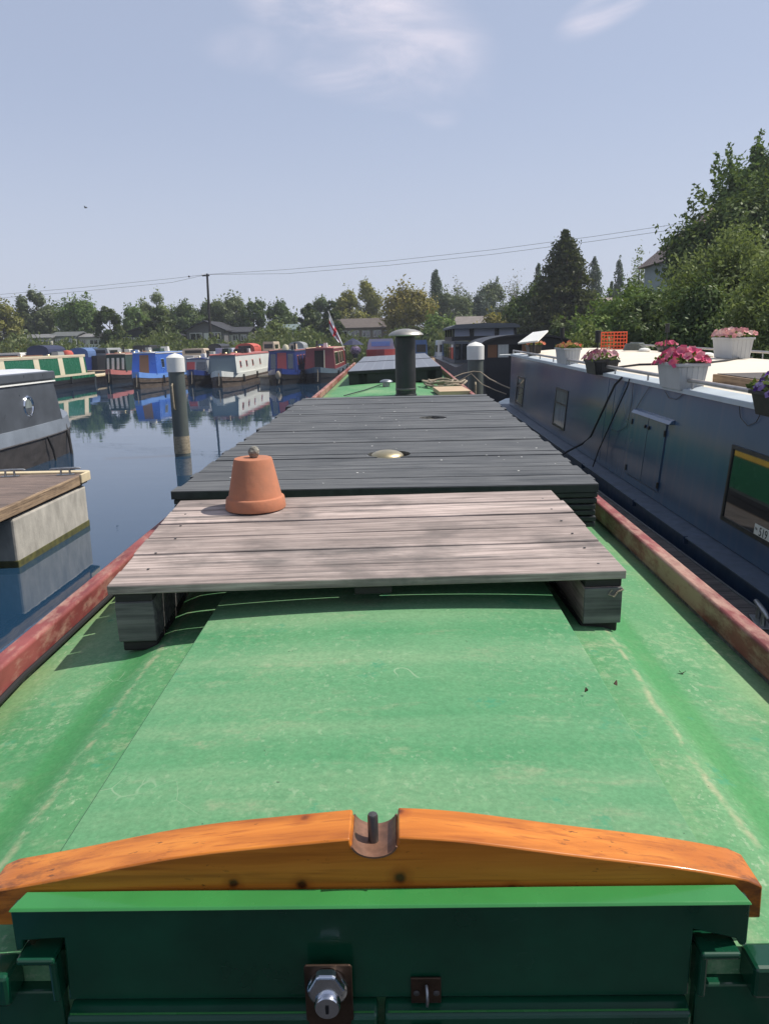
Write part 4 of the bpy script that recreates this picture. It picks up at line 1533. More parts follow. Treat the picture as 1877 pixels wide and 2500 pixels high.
FB = dict(
    black=hc('boat black', (.018, .017, .018), .45), brownhull=hc('weathered brown hull', (.13, .095, .07), .7, var=.5, scale=2, stretch=(1, 1, 3)),
    green=hc('boat green', (.012, .13, .065), .25), cream=hc('boat cream', (.70, .62, .44), .5), blue=hc('boat blue', (.045, .14, .50), .3),
    navyblue=hc('boat navy', (.02, .04, .17), .35), lightblue=hc('boat light blue', (.17, .33, .72), .4), white=hc('boat white', (.66, .67, .62), .45),
    red=hc('boat red', (.33, .05, .05), .4), maroon=hc('boat maroon', (.20, .03, .035), .4), pinkred=hc('faded red roof', (.50, .17, .15), .6),
    greyblue=hc('boat slate', (.10, .14, .17), .4), grey=hc('boat grey', (.30, .31, .31), .5), wood=hc('boat varnish', (.25, .11, .045), .5),
    tan=hc('boat tan roof', (.50, .40, .30), .6), roofwhite=hc('boat white roof', (.68, .66, .62), .6), dgreen=hc('canopy green', (.02, .05, .04), .8),
    navy=hc('canopy navy', (.022, .03, .075), .8), tarpblue=hc('tarpaulin blue', (.09, .16, .33), .7), tarpred=hc('tarpaulin red', (.55, .10, .07), .7),
    lav=hc('pale lavender', (.42, .45, .56), .6))


def far_boat(label, px, py, L, b, zr, fd, c, wins=(), front='door', zg=.80, Y=None, nx=None, at=None, bow=2.2, win_front=(), deco=None, xoff=0):
    """narrow boat whose pointed end faces us; c = colours (hull, band, front, side, roof, trim)"""
    o = W(px, py, z=0) if at is None else Vector((at[0], at[1], 0))
    t = thing('narrowboat', label, 'boat', (o.x + xoff, o.y, 0), group='narrowboats moored across the water')
    hullm, bandm, frm, sdm, rfm, trm = [FB[k] for k in c]
    wf = lambda y: b / 2 * min(1, max(.05, (max(y, 0) / bow)) ** .55)
    sh = lambda y: .22 * math.exp(-max(y, 0) / 1.1)
    ys = [0, .08, .25, .5, .9, 1.4, 2.0, 2.6, L * .5, L - .8, L]
    R1, R2, R3 = [], [], []
    for y in ys:
        w = wf(y)
        s = sh(y)
        R1.append([(-w * .9, y + .18 * math.exp(-y), -.3), (w * .9, y + .18 * math.exp(-y), -.3), (w, y, zg - .27 + s * .7), (-w, y, zg - .27 + s * .7)])
        R2.append([(-w - .01, y - .01, zg - .268 + s * .7), (w + .01, y - .01, zg - .268 + s * .7), (w + .012, y - .01, zg + s), (-w - .012, y - .01, zg + s)])
        R3.append([(-w - .02, y - .02, .30 + s * .5), (w + .02, y - .02, .30 + s * .5), (w + .02, y - .02, .335 + s * .5), (-w - .02, y - .02, .335 + s * .5)])
    G().loft(R1).build('hull', hullm, t, smooth=True, angle=35)
    G().loft(R2).build('gunwale_band', bandm, t, smooth=True, angle=35)
    G().loft(R3).build('rubbing_strake', trm if deco == 'strake' else hullm, t, smooth=True, angle=35)
    hb_, ht = b / 2 - .10, b / 2 - .20
    ye = L - 1.0
    G().hexa([(-hb_, fd, zg + .002), (hb_, fd, zg + .002), (hb_, ye, zg + .002), (-hb_, ye, zg + .002), (-ht, fd + .25, zr), (ht, fd + .25, zr), (ht, ye, zr), (-ht, ye, zr)]).build('cabin', sdm, t)
    # front wall a little proud
    P = lambda x, z, o_: (x, fd + .25 * (z - zg) / (zr - zg) - o_, z)
    G().hexa([P(-hb_, zg + .01, .015), P(hb_, zg + .01, .015), P(hb_, zg + .01, -.01), P(-hb_, zg + .01, -.01), P(-ht, zr - .005, .015), P(ht, zr - .005, .015), P(ht, zr - .005, -.01), P(-ht, zr - .005, -.01)]).build('cabin_front', frm, t)
    pr_ = [(-ht - .04, zr - .03), (-ht - .04, zr + .02), (-ht * .5, zr + .065), (0, zr + .08), (ht * .5, zr + .065), (ht + .04, zr + .02), (ht + .04, zr - .03), (ht - .02, zr + .002), (-ht + .02, zr + .002)]
    G().prism(pr_, fd + .20, ye + .05).build('roof', rfm, t)
    for s in (-1, 1):
        G().box(s * ht - .03, s * ht + .03, fd + .3, ye, zr + .022, zr + .075).build('handrail', trm, t)
    rr = random.Random(int(abs(o.x) * 31 + L))
    G().lathe([(.07, 0), (.07, .42), (.09, .43), (.09, .47), (.001, .48)], 12, (ht * .55 * rr.choice((-1, 1)), L * .35, zr + .03)).build('chimney', M['flue'], t, smooth=True)
    for k in range(3):
        G().lathe([(.05, 0), (.05, .06), (.11, .07), (.08, .12), (.001, .13)], 12, (rr.uniform(-.1, .1), fd + 1.2 + k * L * .22, zr + .05)).build('mushroom_vent', M['brass'], t, smooth=True)
    for k in range(rr.randint(1, 3)):
        x, y, w_, l_, h_ = rr.uniform(-.4, .3), fd + rr.uniform(.6, L * .55), rr.uniform(.25, .5), rr.uniform(.4, 1.0), rr.uniform(.15, .35)
        G().taper((x, x + w_, y, y + l_), (x + .03, x + w_ - .03, y + .03, y + l_ - .03), zr + .075, zr + .075 + h_).build('roof_box', rr.choice((FB['grey'], FB['dgreen'], FB['tan'], FB['tarpblue'], FB['roofwhite'])), t)
    G().tube([(-.25, fd + .8, zr + .12), (-.22, fd + L * .5, zr + .12)], .025, 6).build('boat_pole', FB['wood'], t)
    G().tube([(.0, .05, zg + .22), (.03, -.05, zg - .1), (.02, -.08, .25), (.0, -.1, .12)], .03, 6).build('bow_rope', M['rope'], t)
    for k in range(3):
        yk = 2.4 + k * (L - 4) / 2.5
        G().tube([(b / 2 + .07, yk, zg - .08), (b / 2 + .09, yk, .22)], [.05, .07], 8).build('side_fender', FB['black'], t)
    if front == 'door':
        G().hexa([P(-.30, zg + .03, .03), P(.30, zg + .03, .03), P(.30, zg + .03, .0), P(-.30, zg + .03, .0), P(-.28, zr - .10, .03), P(.28, zr - .10, .03), P(.28, zr - .10, 0), P(-.28, zr - .10, 0)]).build('front_door', FB[deco] if deco in FB else FB['wood'], t)
    for x0, x1, z0, z1, m in win_front:
        o_ = G().hexa([P(x0, z0, .035), P(x1, z0, .035), P(x1, z0, .0), P(x0, z0, .0), P(x0, z1, .035), P(x1, z1, .035), P(x1, z1, 0), P(x0, z1, 0)]).build('front_window', M['glass'] if m is None else m, t)
    for y0, y1, z0, z1 in wins:
        for s in (1,):
            Q = lambda y, z, o_: (s * (hb_ + (ht - hb_) * (z - zg) / (zr - zg) + o_), y, z)
            f = G().hexa([Q(y0, z0, .0), Q(y0, z0, .025), Q(y1, z0, .025), Q(y1, z0, 0), Q(y0, z1, 0), Q(y0, z1, .025), Q(y1, z1, .025), Q(y1, z1, 0)]).build('window', trm, t)
            e = .05
            G().hexa([Q(y0 + e, z0 + e, .02), Q(y0 + e, z0 + e, .032), Q(y1 - e, z0 + e, .032), Q(y1 - e, z0 + e, .02), Q(y0 + e, z1 - e, .02), Q(y0 + e, z1 - e, .032), Q(y1 - e, z1 - e, .032), Q(y1 - e, z1 - e, .02)]).build('pane', M['glass'], f)
    return t


W4 = lambda z0, z1, ys, w: [(y, y + w, z0, z1) for y in ys]
gb2 = far_boat('long dark green narrowboat with cream rails and wide side panels', 0, 0, 17, 2.05, 1.98, 3.4, ('black', 'green', 'green', 'green', 'tan', 'cream'), front=None, bow=1.2, at=(-22.1, 38))
# cream trims of the green boat
hbx = 2.05 / 2 - .10
for y0 in (4, 8.2, 11.6, 15.0):
    G().hexa([(hbx - .0, y0, .83), (hbx + .015, y0, .83), (hbx + .015, y0 + .7, .83), (hbx, y0 + .7, .83), (hbx - .10, y0, 1.97), (hbx - .085, y0, 1.97), (hbx - .085, y0 + .7, 1.97), (hbx - .1, y0 + .7, 1.97)]).build('cream_panel', FB['cream'], gb2)
G().box(1.03, 1.05, .8, 17, .72, .86).build('cream_band', FB['cream'], gb2)
G().box(.80, .86, 2.4, 16, 1.91, 2.08).build('cream_rail', FB['cream'], gb2)
far_boat('brown and dark green narrowboat with striped front windows and a red and cream bow band', 268, 938, 13, 1.75, 1.98, 1.5, ('black', 'pinkred', 'dgreen', 'dgreen', 'tan', 'pinkred'), front=None,
         win_front=((-.62, -.46, .95, 1.75, M['curtain']), (-.28, -.10, .95, 1.75, M['curtain']), (.08, .26, .95, 1.75, M['curtain']), (.44, .60, .95, 1.75, M['curtain'])))
far_boat('bright blue narrowboat with a wooden front door and a weathered brown hull', 336, 950, 9, 1.8, 2.08, 1.6, ('brownhull', 'lightblue', 'blue', 'blue', 'roofwhite', 'lightblue'), deco='wood',
         wins=W4(1.15, 1.75, (2.7, 4.6, 6.5), .7))
far_boat('small dark navy boat with red curtains half hidden behind the left piling', 470, 942, 9, 1.7, 1.62, 1.3, ('black', 'navyblue', 'grey', 'grey', 'navyblue', 'white'), front=None,
         win_front=((-.62, -.10, .95, 1.45, FB['red']), (.02, .62, .95, 1.45, None)))
far_boat('off white narrowboat with a slate canvas front and faded red roof', 536, 947, 16, 1.95, 1.86, 1.1, ('brownhull', 'white', 'greyblue', 'white', 'pinkred', 'pinkred'), front=None, deco='strake2', zg=.78,
         wins=W4(1.1, 1.5, (2.4, 4.4, 6.6, 9.5), .45), win_front=((-.72, .72, .90, 1.74, FB['greyblue']),))
far_boat('navy narrowboat with red curtained front doors and a rope fender on its bow', 682, 941, 14, 2.0, 2.02, 1.5, ('black', 'navyblue', 'navyblue', 'navyblue', 'greyblue', 'pinkred'), deco='red',
         win_front=((-.70, -.38, .95, 1.85, None), (.38, .70, .95, 1.85, None)), wins=W4(1.15, 1.75, (2.6, 4.2, 6.0, 8), .8))
mb = far_boat('maroon narrowboat with an open front door and cream framed side windows', 776, 937, 15, 2.15, 2.1, 1.7, ('black', 'greyblue', 'maroon', 'maroon', 'pinkred', 'cream'), front=None,
              win_front=((-.32, .26, .86, 2.0, M['hole']), (.27, .33, .86, 2.02, FB['cream'])), wins=((2.3, 5.4, 1.05, 1.9), (6.2, 8.0, 1.05, 1.9), (8.8, 10.4, 1.05, 1.9)))
# rope fender on the bow of the navy boat
q = W(682, 941, z=0)
g = G()
g.ball((q.x, q.y - .22, .62), .16, .16, .26, 12, 8)
tag(g.build('bow_fender', M['rope'], smooth=True), 'tan rope fender hanging on the bow of the navy narrowboat', 'fender')

# finger pontoon ends between the far boats
for px, py, w, lab in ((212, 925, 1.5, 'short finger pontoon end beside the dark green narrowboat'), (655, 925, 1.3, 'finger pontoon end between the off white and navy narrowboats')):
    q = W(px, py, z=.3)
    t = thing('pontoon', lab, 'pontoon', (q.x, q.y, 0), group='finger pontoons across the water')
    G().box(-w / 2, w / 2, 0, 12, .42, .52).build('decking', M['cream'], t)
    G().box(-w / 2 + .1, w / 2 - .1, .1, 12, -.3, .415).build('float', M['concrete'], t)
t = thing('walkway', 'long timber walkway behind the moored narrowboats', 'walkway', (-28, 66, 0))
G().box(-30, 24, -1.1, 1.1, .50, .62).build('decking', M['pedge'], t)
G().box(-29.9, 23.9, -1.0, 1.0, -.3, .495).build('float', M['concrete'], t)


def canopy_boat(label, px0, px1, pt, pb, Y, cov, hullc, win=None, flat=False, L=4.0, name='cruiser', cat='boat', zbase=0.):
    a, b = W(px0, pb, Y=Y), W(px1, pb, Y=Y)
    top = W((px0 + px1) / 2, pt, Y=Y).z
    zb = max(.3, (a.z + b.z) / 2)
    cx = (a.x + b.x) / 2
    w = (b.x - a.x) / 2
    t = thing(name, label, cat, (cx, Y, 0), group='boats on the far side of the walkway')
    hr = []
    for y, f in ((-1.2, .25), (-.8, .7), (0, 1.0), (L, 1.0), (L + .8, .85)):
        hr.append([(-w * f * .85, y, -.3), (w * f * .85, y, -.3), (w * f, y, zb), (-w * f, y, zb)])
    G().loft(hr).build('hull', FB[hullc], t, smooth=True, angle=35)
    h = top - zb
    if flat:
        pts = [(-w * .92, zb + .01), (w * .92, zb + .01), (w * .80, top - h * .12), (w * .74, top), (-w * .74, top), (-w * .80, top - h * .12)]
    else:
        pts = [(-w, zb + .01), (w, zb + .01)] + [(w * math.cos(math.pi * k / 10), zb + h * (.35 + .65 * math.sin(math.pi * k / 10) ** .7)) for k in range(11)]
    G().prism(pts, .05, L - .3).build('canopy' if not flat else 'cabin', FB[cov], t)
    if win:
        G().box(-w * .62, w * .62, .0, .048, zb + h * .30, zb + h * .74).build('windscreen', FB[win] if win in FB else M['glass'], t)
        for s in (-1, 1):
            G().box(min(s * w * .8, s * w * .94), max(s * w * .8, s * w * .94), .5, L * .6, zb + h * .3, zb + h * .7).build('side_window', M['glass'], t)
    return t


canopy_boat('white cruiser under a navy blue pitched canopy', 66, 120, 843, 870, 69, 'navy', 'white')
canopy_boat('low dark green covered boat next to the navy canopy', 122, 150, 858, 876, 69, 'dgreen', 'black')
canopy_boat('boat under a grey blue sloping tarpaulin', 168, 216, 849, 873, 70, 'tarpblue', 'navyblue')
canopy_boat('small brown grey cabin boat with little windows', 217, 268, 850, 868, 72, 'grey', 'black', win='black', flat=True)
canopy_boat('white cabin cruiser with a dark folding canopy on top', 322, 372, 843, 862, 74, 'black', 'roofwhite', flat=True)
canopy_boat('long low white boat roof behind the bright blue narrowboat', 270, 322, 853, 866, 76, 'roofwhite', 'white', flat=True)
canopy_boat('cream roofed cruiser behind the small navy boat', 440, 505, 851, 868, 70, 'tan', 'roofwhite', win='black', flat=True)
canopy_boat('cruiser with a black arched canopy behind the off white narrowboat', 508, 542, 839, 858, 72, 'black', 'white')
canopy_boat('small pale lavender box cabin behind the off white narrowboat', 541, 570, 850, 866, 70, 'lav', 'roofwhite', win='black', flat=True)
canopy_boat('black cruiser with a rounded red top', 574, 622, 838, 862, 71, 'tarpred', 'black', win='black')
canopy_boat('cream cabin cruiser with upright wheelhouse', 640, 672, 834, 858, 72, 'tan', 'roofwhite', win='black', flat=True)
canopy_boat('grey domed boat tent above the navy narrowboat', 704, 742, 834, 856, 73, 'grey', 'greyblue')
canopy_boat('red boat with a wide blue white windscreen', 893, 966, 827, 853, 60, 'lav', 'red', win='lightblue', flat=True)
canopy_boat('blue cruiser just right of the black chimney', 1010, 1046, 830, 872, 52, 'tarpblue', 'white', win='black', flat=True)
canopy_boat('white and blue cruiser beside the black barge', 1066, 1106, 830, 872, 50, 'white', 'tarpblue', win='black', flat=True)
canopy_boat('pale cabin cruiser moored at the far left edge', -20, 60, 862, 882, 68, 'roofwhite', 'tan', win='black', flat=True)
# loose things along the walkway and on roofs
def lump(name, label, cat, px0, px1, pt, pb, Y, mat, kind='bundle', group=None):
    a, b = W(px0, pb, Y=Y), W(px1, pb, Y=Y)
    tz_ = W((px0 + px1) / 2, pt, Y=Y).z
    w, h = (b.x - a.x) / 2, tz_ - a.z
    g = G()
    if kind == 'bundle':
        prof = [(w * .9, 0), (w, h * .2), (w * .96, h * .6), (w * .7, h * .92), (.01, h)]
        g.lathe(prof, 12, ((a.x + b.x) / 2, Y, a.z))
    else:
        x = (a.x + b.x) / 2
        g.taper((x - w, x + w, Y - w * .7, Y + w * .7), (x - w * .92, x + w * .92, Y - w * .62, Y + w * .62), a.z, tz_)
    o = g.build(name, mat, smooth=kind == 'bundle', angle=40, bevel=.01 if kind != 'bundle' else 0)
    return tag(o, label, cat, group)


lump('tarpaulin_bundle', 'bright red tarpaulin bundle on the dark green narrowboat roof', 'tarpaulin', 153, 181, 855, 875, 58, FB['tarpred'])
lump('water_can', 'round cream container on the navy narrowboat roof', 'container', 690, 706, 841, 858, 50, FB['cream'])
lump('storage_box', 'pale box on the roof of the off white narrowboat', 'box', 528, 548, 850, 866, 51, FB['lav'], 'box')
lump('storage_box', 'red box on the maroon narrowboat roof near the flag', 'box', 776, 800, 845, 854, 52, FB['tarpred'], 'box')
lump('storage_box', 'black roof box behind the red topped cruiser', 'box', 575, 605, 851, 862, 53, FB['black'], 'box')
q = W(868, 874, Y=53)
t = thing('lavender_plant', 'clump of purple flowers in a pot on the maroon narrowboat', 'flowers', q)
G().lathe([(.14, 0), (.19, .26), (.001, .26)], 12).build('pot', M['deckside'], t)
u_ = RNG.normal(size=(700, 3))
u_ /= np.linalg.norm(u_, axis=1, keepdims=True)
leafcloud('blossoms', u_ * np.array([.42, .42, .32]) * RNG.uniform(.4, 1, (700, 1)) + np.array([0, 0, .5]), u_, RNG.uniform(.04, .09, 700), RNG.random(700), leafmat('lavender blossoms', (.10, .07, .16), (.32, .22, .42), (.55, .45, .60)), t)
lump('chimney', 'short black chimney on the navy narrowboat roof', 'chimney', 711, 717, 843, 859, 50, M['flue'], 'box')
for px, s, lab in ((1255, 1.0, 'red'), (905, .9, 'blue')):
    pass
# umbrella over a boat deck
q = W(862, 848, Y=62)
t = thing('umbrella', 'navy blue parasol open above a boat left of the chimney', 'umbrella', (q.x, 62, .8))
hz = W(862, 826, Y=62).z - .8
G().tube([(0, 0, 0), (0, 0, hz)], .03, 8).build('pole', M['steel'], t)
G().lathe([(.86, hz - .50), (.45, hz - .20), (.03, hz), (.001, hz + .02), (.001, hz - .02), (.44, hz - .23)], 8).build('canopy', FB['navy'], t)

# flag
Yf = 50
A, B, Cc = W(803, 763, Y=Yf), W(837, 841, Y=Yf), W(805, 808, Y=Yf)
t = thing('flag', 'white flag with a red cross hanging limp from a leaning staff', 'flag', W(841, 850, Y=Yf))
o0 = W(841, 850, Y=Yf)
G().tube([Vector((0, 0, -.15)), W(801, 759, Y=Yf) - o0], .022, 8).build('staff', M['white'], t)
NU, NV = 24, 18


def fp(u, v):
    h = A.lerp(B, u)
    f = (Cc - A) * (1 - u) * .98 + (W(824, 834, Y=Yf) - B) * u
    p_ = h + f * v
    p_.y += .07 * math.sin(v * 9 + u * 4) * (.3 + v) + .05 * math.sin(u * 11)
    return p_ - o0


for nm_, mat_, red in (('flag_cloth', hc('flag white', (.82, .80, .80), .8), False), ('flag_cross', hc('flag red', (.60, .03, .05), .8), True)):
    g = G()
    for i in range(NU):
        for j in range(NV):
            isr = (10 <= i <= 13) or (7 <= j <= 10)
            if isr or not red:
                c4 = [fp(i / NU, j / NV), fp((i + 1) / NU, j / NV), fp((i + 1) / NU, (j + 1) / NV), fp(i / NU, (j + 1) / NV)]
                g.add(c4, [(0, 1, 2, 3)])
    o = g.build(nm_, mat_, t)
    md = o.modifiers.new('cloth', 'SOLIDIFY')
    md.thickness = .014 if red else .004
    md.offset = 0

# black barge, jetty
bz = thing('black_barge', 'black barge with arched cabin and glazed wheelhouse behind the right piling', 'boat', (1.95, 22, 0))
bk = hc('barge black', (.020, .022, .027), .4, var=.4, scale=3)
hr = []
for y, i, z in ((0, .5, 1.98), (.5, .15, 1.9), (1.4, 0, 1.75), (4, 0, 1.6), (18, 0, 1.6), (19, .3, 1.7)):
    hr.append([(i + .05, y, -.3), (3.7 - i - .05, y, -.3), (3.7 - i, y, z), (i, y, z)])
G().loft(hr).build('hull', bk, bz, smooth=True, angle=30)
for zz in (.75, 1.35):
    sr = []
    for y, i in ((-.03, .5), (.5, .12), (1.4, -.03), (18, -.03)):
        sr.append([(i, y, zz), (i + .2, y, zz), (i + .2, y, zz + .06), (i, y, zz + .06)])
    G().loft(sr).build('rubbing_strake', M['deckside'], bz)
q0 = W(1178, 830, Y=25.0)
arch = [(.80, 1.6), (3.4, 1.6), (3.4, 2.30)] + [(2.10 + 1.3 * math.cos(math.pi * k / 14), 2.30 + .27 * math.sin(math.pi * k / 14)) for k in range(1, 14)] + [(.80, 2.30)]
G().prism(arch, 3.0, 7.0).build('cabin', bk, bz)
archr = [(2.10 + 1.42 * math.cos(math.pi * k / 14), 2.30 + .31 * math.sin(math.pi * k / 14)) for k in range(15)] + [(2.10 + 1.32 * math.cos(math.pi * k / 14), 2.275 + .27 * math.sin(math.pi * k / 14)) for k in range(14, -1, -1)]
G().prism(archr, 2.75, 7.1).build('cabin_roof', FB['black'], bz)
for x0, x1, mt_, nm_, d in ((.93, 1.22, FB['wood'], 'cabin_door', .03), (1.62, 1.98, M['hole'], 'doorway', .01), (2.0, 2.28, FB['wood'], 'cabin_door', .03)):
    G().box(x0, x1, 3.0 - d, 2.999, 1.62, 2.30).build(nm_, mt_, bz)
g = G()
for k in range(6):
    x = 1.25 + k * .055
    g.box(x, x + .05, 2.95 + .02 * (k % 2), 2.985 + .005 * (k % 2), 1.70 + .04 * max(0, k - 2), 2.30)
g.build('door_curtain', FB['white'], bz)
# glazed side house and wheelhouse
wz0, wz1 = 1.6, 2.55
fr = hc('barge window frame', (.12, .13, .145), .5)
G().box(.25, .80, 8.0, 16, 1.61, 2.42).build('side_house', fr, bz)
for k in range(5):
    y = 8.3 + k * 1.5
    G().box(.225, .249, y, y + 1.15, 1.75, 2.32).build('side_window', M['glass'], bz)
for k in range(2):
    G().box(.30 + .25 * k, .50 + .25 * k, 7.97, 7.999, 1.75, 2.32).build('end_window', M['glass'], bz)
wr_ = [(.25, 2.98), (.45, 3.06), (1.6, 3.10), (2.75, 3.06), (2.95, 2.98), (2.95, 2.90), (.25, 2.90)]
G().prism(wr_, 9.6, 15.0).build('wheelhouse_roof', hc('barge grey roof', (.13, .14, .15), .6), bz)
g = G().box(.30, 2.90, 10.0, 14.6, 2.43, 2.60)
for x in (.32, 1.02, 1.10, 2.02, 2.10, 2.80):
    g.box(x, x + .08, 10.0, 10.1, 2.60, 2.899)
for y in (11.3, 12.8, 14.4):
    g.box(.31, .39, y, y + .1, 2.60, 2.899)
g.build('wheelhouse', bk, bz)
for x0, x1 in ((.41, 1.01), (1.19, 2.01), (2.19, 2.79)):
    G().box(x0, x1, 10.03, 10.05, 2.605, 2.895).build('wheelhouse_window', FB['lav'], bz)
G().add([(1.0, .7, 1.99), (2.3, .5, 2.02), (2.35, .8, 2.03), (1.05, 1.0, 2.0), (1.0, .7, 2.03), (2.3, .5, 2.06), (2.35, .8, 2.07), (1.05, 1.0, 2.04)],
        [(3, 2, 1, 0), (4, 5, 6, 7), (0, 1, 5, 4), (1, 2, 6, 5), (2, 3, 7, 6), (3, 0, 4, 7)]).build('gang_plank', FB['white'], bz)

a = W(1036, 868, Y=44)
b = W(1108, 868, Y=44)
t = thing('jetty', 'brown timber jetty between the green bow and the black barge', 'jetty', (a.x, 40, 0))
zt_ = W(1075, 884, Y=40).z
G().box(0, b.x - a.x, 0, 14, zt_ - .12, zt_).build('decking', M['pedge'], t)
for x in (.15, .75, 1.4):
    G().tube([(x, .2, -.5), (x, .2, zt_ - .12)], .1, 8).build('pile', M['tar'], t)
G().box(.05, b.x - a.x - .05, .05, .09, .1, zt_ - .125).build('fascia', M['tar'], t)

# ------------------------------------------------------------------ holiday lodges
def lodge(label, px0, px1, p_ridge, p_eave, p_base, Y, wallc, roofc, gable=True, depth=9, wins=3, name='lodge', cat='lodge', door=True, grp='lodges beyond the reeds'):
    a, b = W(px0, p_base, Y=Y), W(px1, p_base, Y=Y)
    w = b.x - a.x
    zb = 2.2
    m = (px0 + px1) / 2
    ze, zr_ = W(m, p_eave, Y=Y).z, W(m, p_ridge, Y=Y).z
    t = thing(name, label, cat, (a.x, Y, zb), group=grp)
    he, hr_ = ze - zb, zr_ - zb
    wm = plain('lodge wall', wallc, .8, var=.15, scale=1.5)
    rm = plain('lodge roof', roofc, .85, var=.3, scale=2)
    if gable:
        G().prism([(0, 0), (w, 0), (w, he), (w / 2, hr_ - .02), (0, he)], 0, depth).build('wall', wm, t)
        for s in (0, 1):
            x0, x1 = (-.35, w / 2) if s == 0 else (w + .35, w / 2)
            k = (hr_ - he) / (w / 2)
            z0 = he - .35 * k
            G().prism([(x0, z0), (x1, hr_), (x1, hr_ + .14), (x0, z0 + .14)] if s == 0 else [(x1, hr_), (x0, z0), (x0, z0 + .14), (x1, hr_ + .14)], -.5, depth + .4).build('roof_slope', rm, t)
    else:
        G().box(0, w, 0, depth, 0, he).build('wall', wm, t)
        G().prism([(-.3, he - .05), (depth / 2, hr_), (depth + .3, he - .05), (depth + .3, he + .08), (depth / 2, hr_ + .14), (-.3, he + .08)], -.3, w + .3, 'x').build('roof', rm, t)
    n = wins
    for k in range(n):
        x = w * (k + .5) / n
        ww = min(.75, w / n * .36)
        f = G().box(x - ww, x + ww, -.06, -.002, he * .42, he * .86).build('window', FB['white'], t)
        G().box(x - ww + .08, x - .04, -.075, -.061, he * .42 + .08, he * .86 - .08).build('pane', M['glass'], f)
        G().box(x + .04, x + ww - .08, -.075, -.061, he * .42 + .08, he * .86 - .08).build('pane', M['glass'], f)
    if door:
        G().box(w * .5 / n + w / n * .42, w * .5 / n + w / n * .42 + .8, -.05, -.002, 0, he * .84).build('door', FB['white'], t)
    return t


lodge('dark slate lodge with a low gable between two dark conical trees', 292, 405, 800, 818, 836, 96, (.035, .04, .05), (.03, .03, .035), wins=3)
lodge('grey lodge with a wide dark roof and glazed gable beside the utility pole', 458, 548, 785, 806, 832, 96, (.13, .13, .135), (.035, .037, .045), wins=2, depth=12)
lodge('grey lodge wing with a row of white framed windows', 546, 606, 800, 812, 832, 99, (.14, .135, .13), (.04, .042, .05), gable=False, wins=3, depth=6)
lodge('pale lodge with a grey green roof behind the light green bush', 686, 742, 793, 806, 830, 98, (.50, .50, .46), (.17, .22, .21), gable=False, wins=2, depth=5)
lodge('long brown park home with small windows behind the reeds', 826, 962, 778, 801, 828, 100, (.25, .20, .17), (.13, .105, .09), gable=False, wins=5, depth=6)
lodge('white chalet with pale walls under the left dark tree', 58, 126, 818, 826, 846, 96, (.60, .57, .50), (.20, .20, .20), gable=False, wins=2, depth=5)
lodge('pale glazed chalet behind the round green tree', 126, 184, 812, 822, 844, 97, (.42, .45, .44), (.13, .14, .14), gable=False, wins=4, depth=5, door=False)
lodge('whitish chalet wall left of the dark conical tree', 186, 246, 815, 824, 843, 98, (.60, .60, .58), (.22, .22, .22), gable=False, wins=2, depth=5)
lodge('low roofed building with a pale roof edge behind the golden bush', 1120, 1250, 772, 794, 815, 96, (.38, .28, .22), (.22, .19, .17), gable=False, wins=3, depth=8)
lodge('small pinkish building glimpsed right of the tall conifer', 1455, 1500, 728, 738, 770, 88, (.42, .30, .25), (.30, .24, .21), gable=False, wins=1, depth=4)
# tall house among the right-hand trees
q0, q1 = W(1665, 700, Y=52), W(1920, 700, Y=52)
hz_, ez_ = W(1740, 505, Y=55).z, W(1640, 628, Y=52).z
t = thing('house', 'tall house with a brown tiled roof half hidden by the large right trees', 'house', (q0.x, 52, 1.6))
ww = q1.x - q0.x
tile = NT('brown roof tiles')
bt = tile.n('ShaderNodeTexBrick')
bt.inputs['Color1'].default_value = (.20, .15, .13, 1)
bt.inputs['Color2'].default_value = (.26, .19, .165, 1)
bt.inputs['Mortar'].default_value = (.08, .065, .06, 1)
bt.inputs['Scale'].default_value = 1
bt.inputs['Brick Width'].default_value = .34
bt.inputs['Row Height'].default_value = .30
bt.inputs['Mortar Size'].default_value = .03
tile.l(tile.vec(), bt.inputs['Vector'])
tile.set(Base_Color=bt.outputs['Color'], Roughness=.85)
G().box(0, ww, 0, 8, 0, ez_ - 1.6).build('wall', plain('house render', (.36, .42, .42), .85), t)
e0, r0 = ez_ - 1.6, hz_ - 1.6
G().add([(-.5, -.5, e0), (ww + .5, -.5, e0), (ww + .5, 8.5, e0), (-.5, 8.5, e0), (ww * .42, 3.2, r0), (ww * .7, 3.2, r0)], [(0, 1, 5, 4), (1, 2, 5), (2, 3, 4, 5), (3, 0, 4), (3, 2, 1, 0)]).build('roof', tile.m, t)
f = G().box(1.0, 2.2, -.06, -.001, e0 - 1.6, e0 - .4).build('window', FB['white'], t)
G().box(1.1, 2.1, -.075, -.061, e0 - 1.5, e0 - .5).build('pane', M['glass'], f)

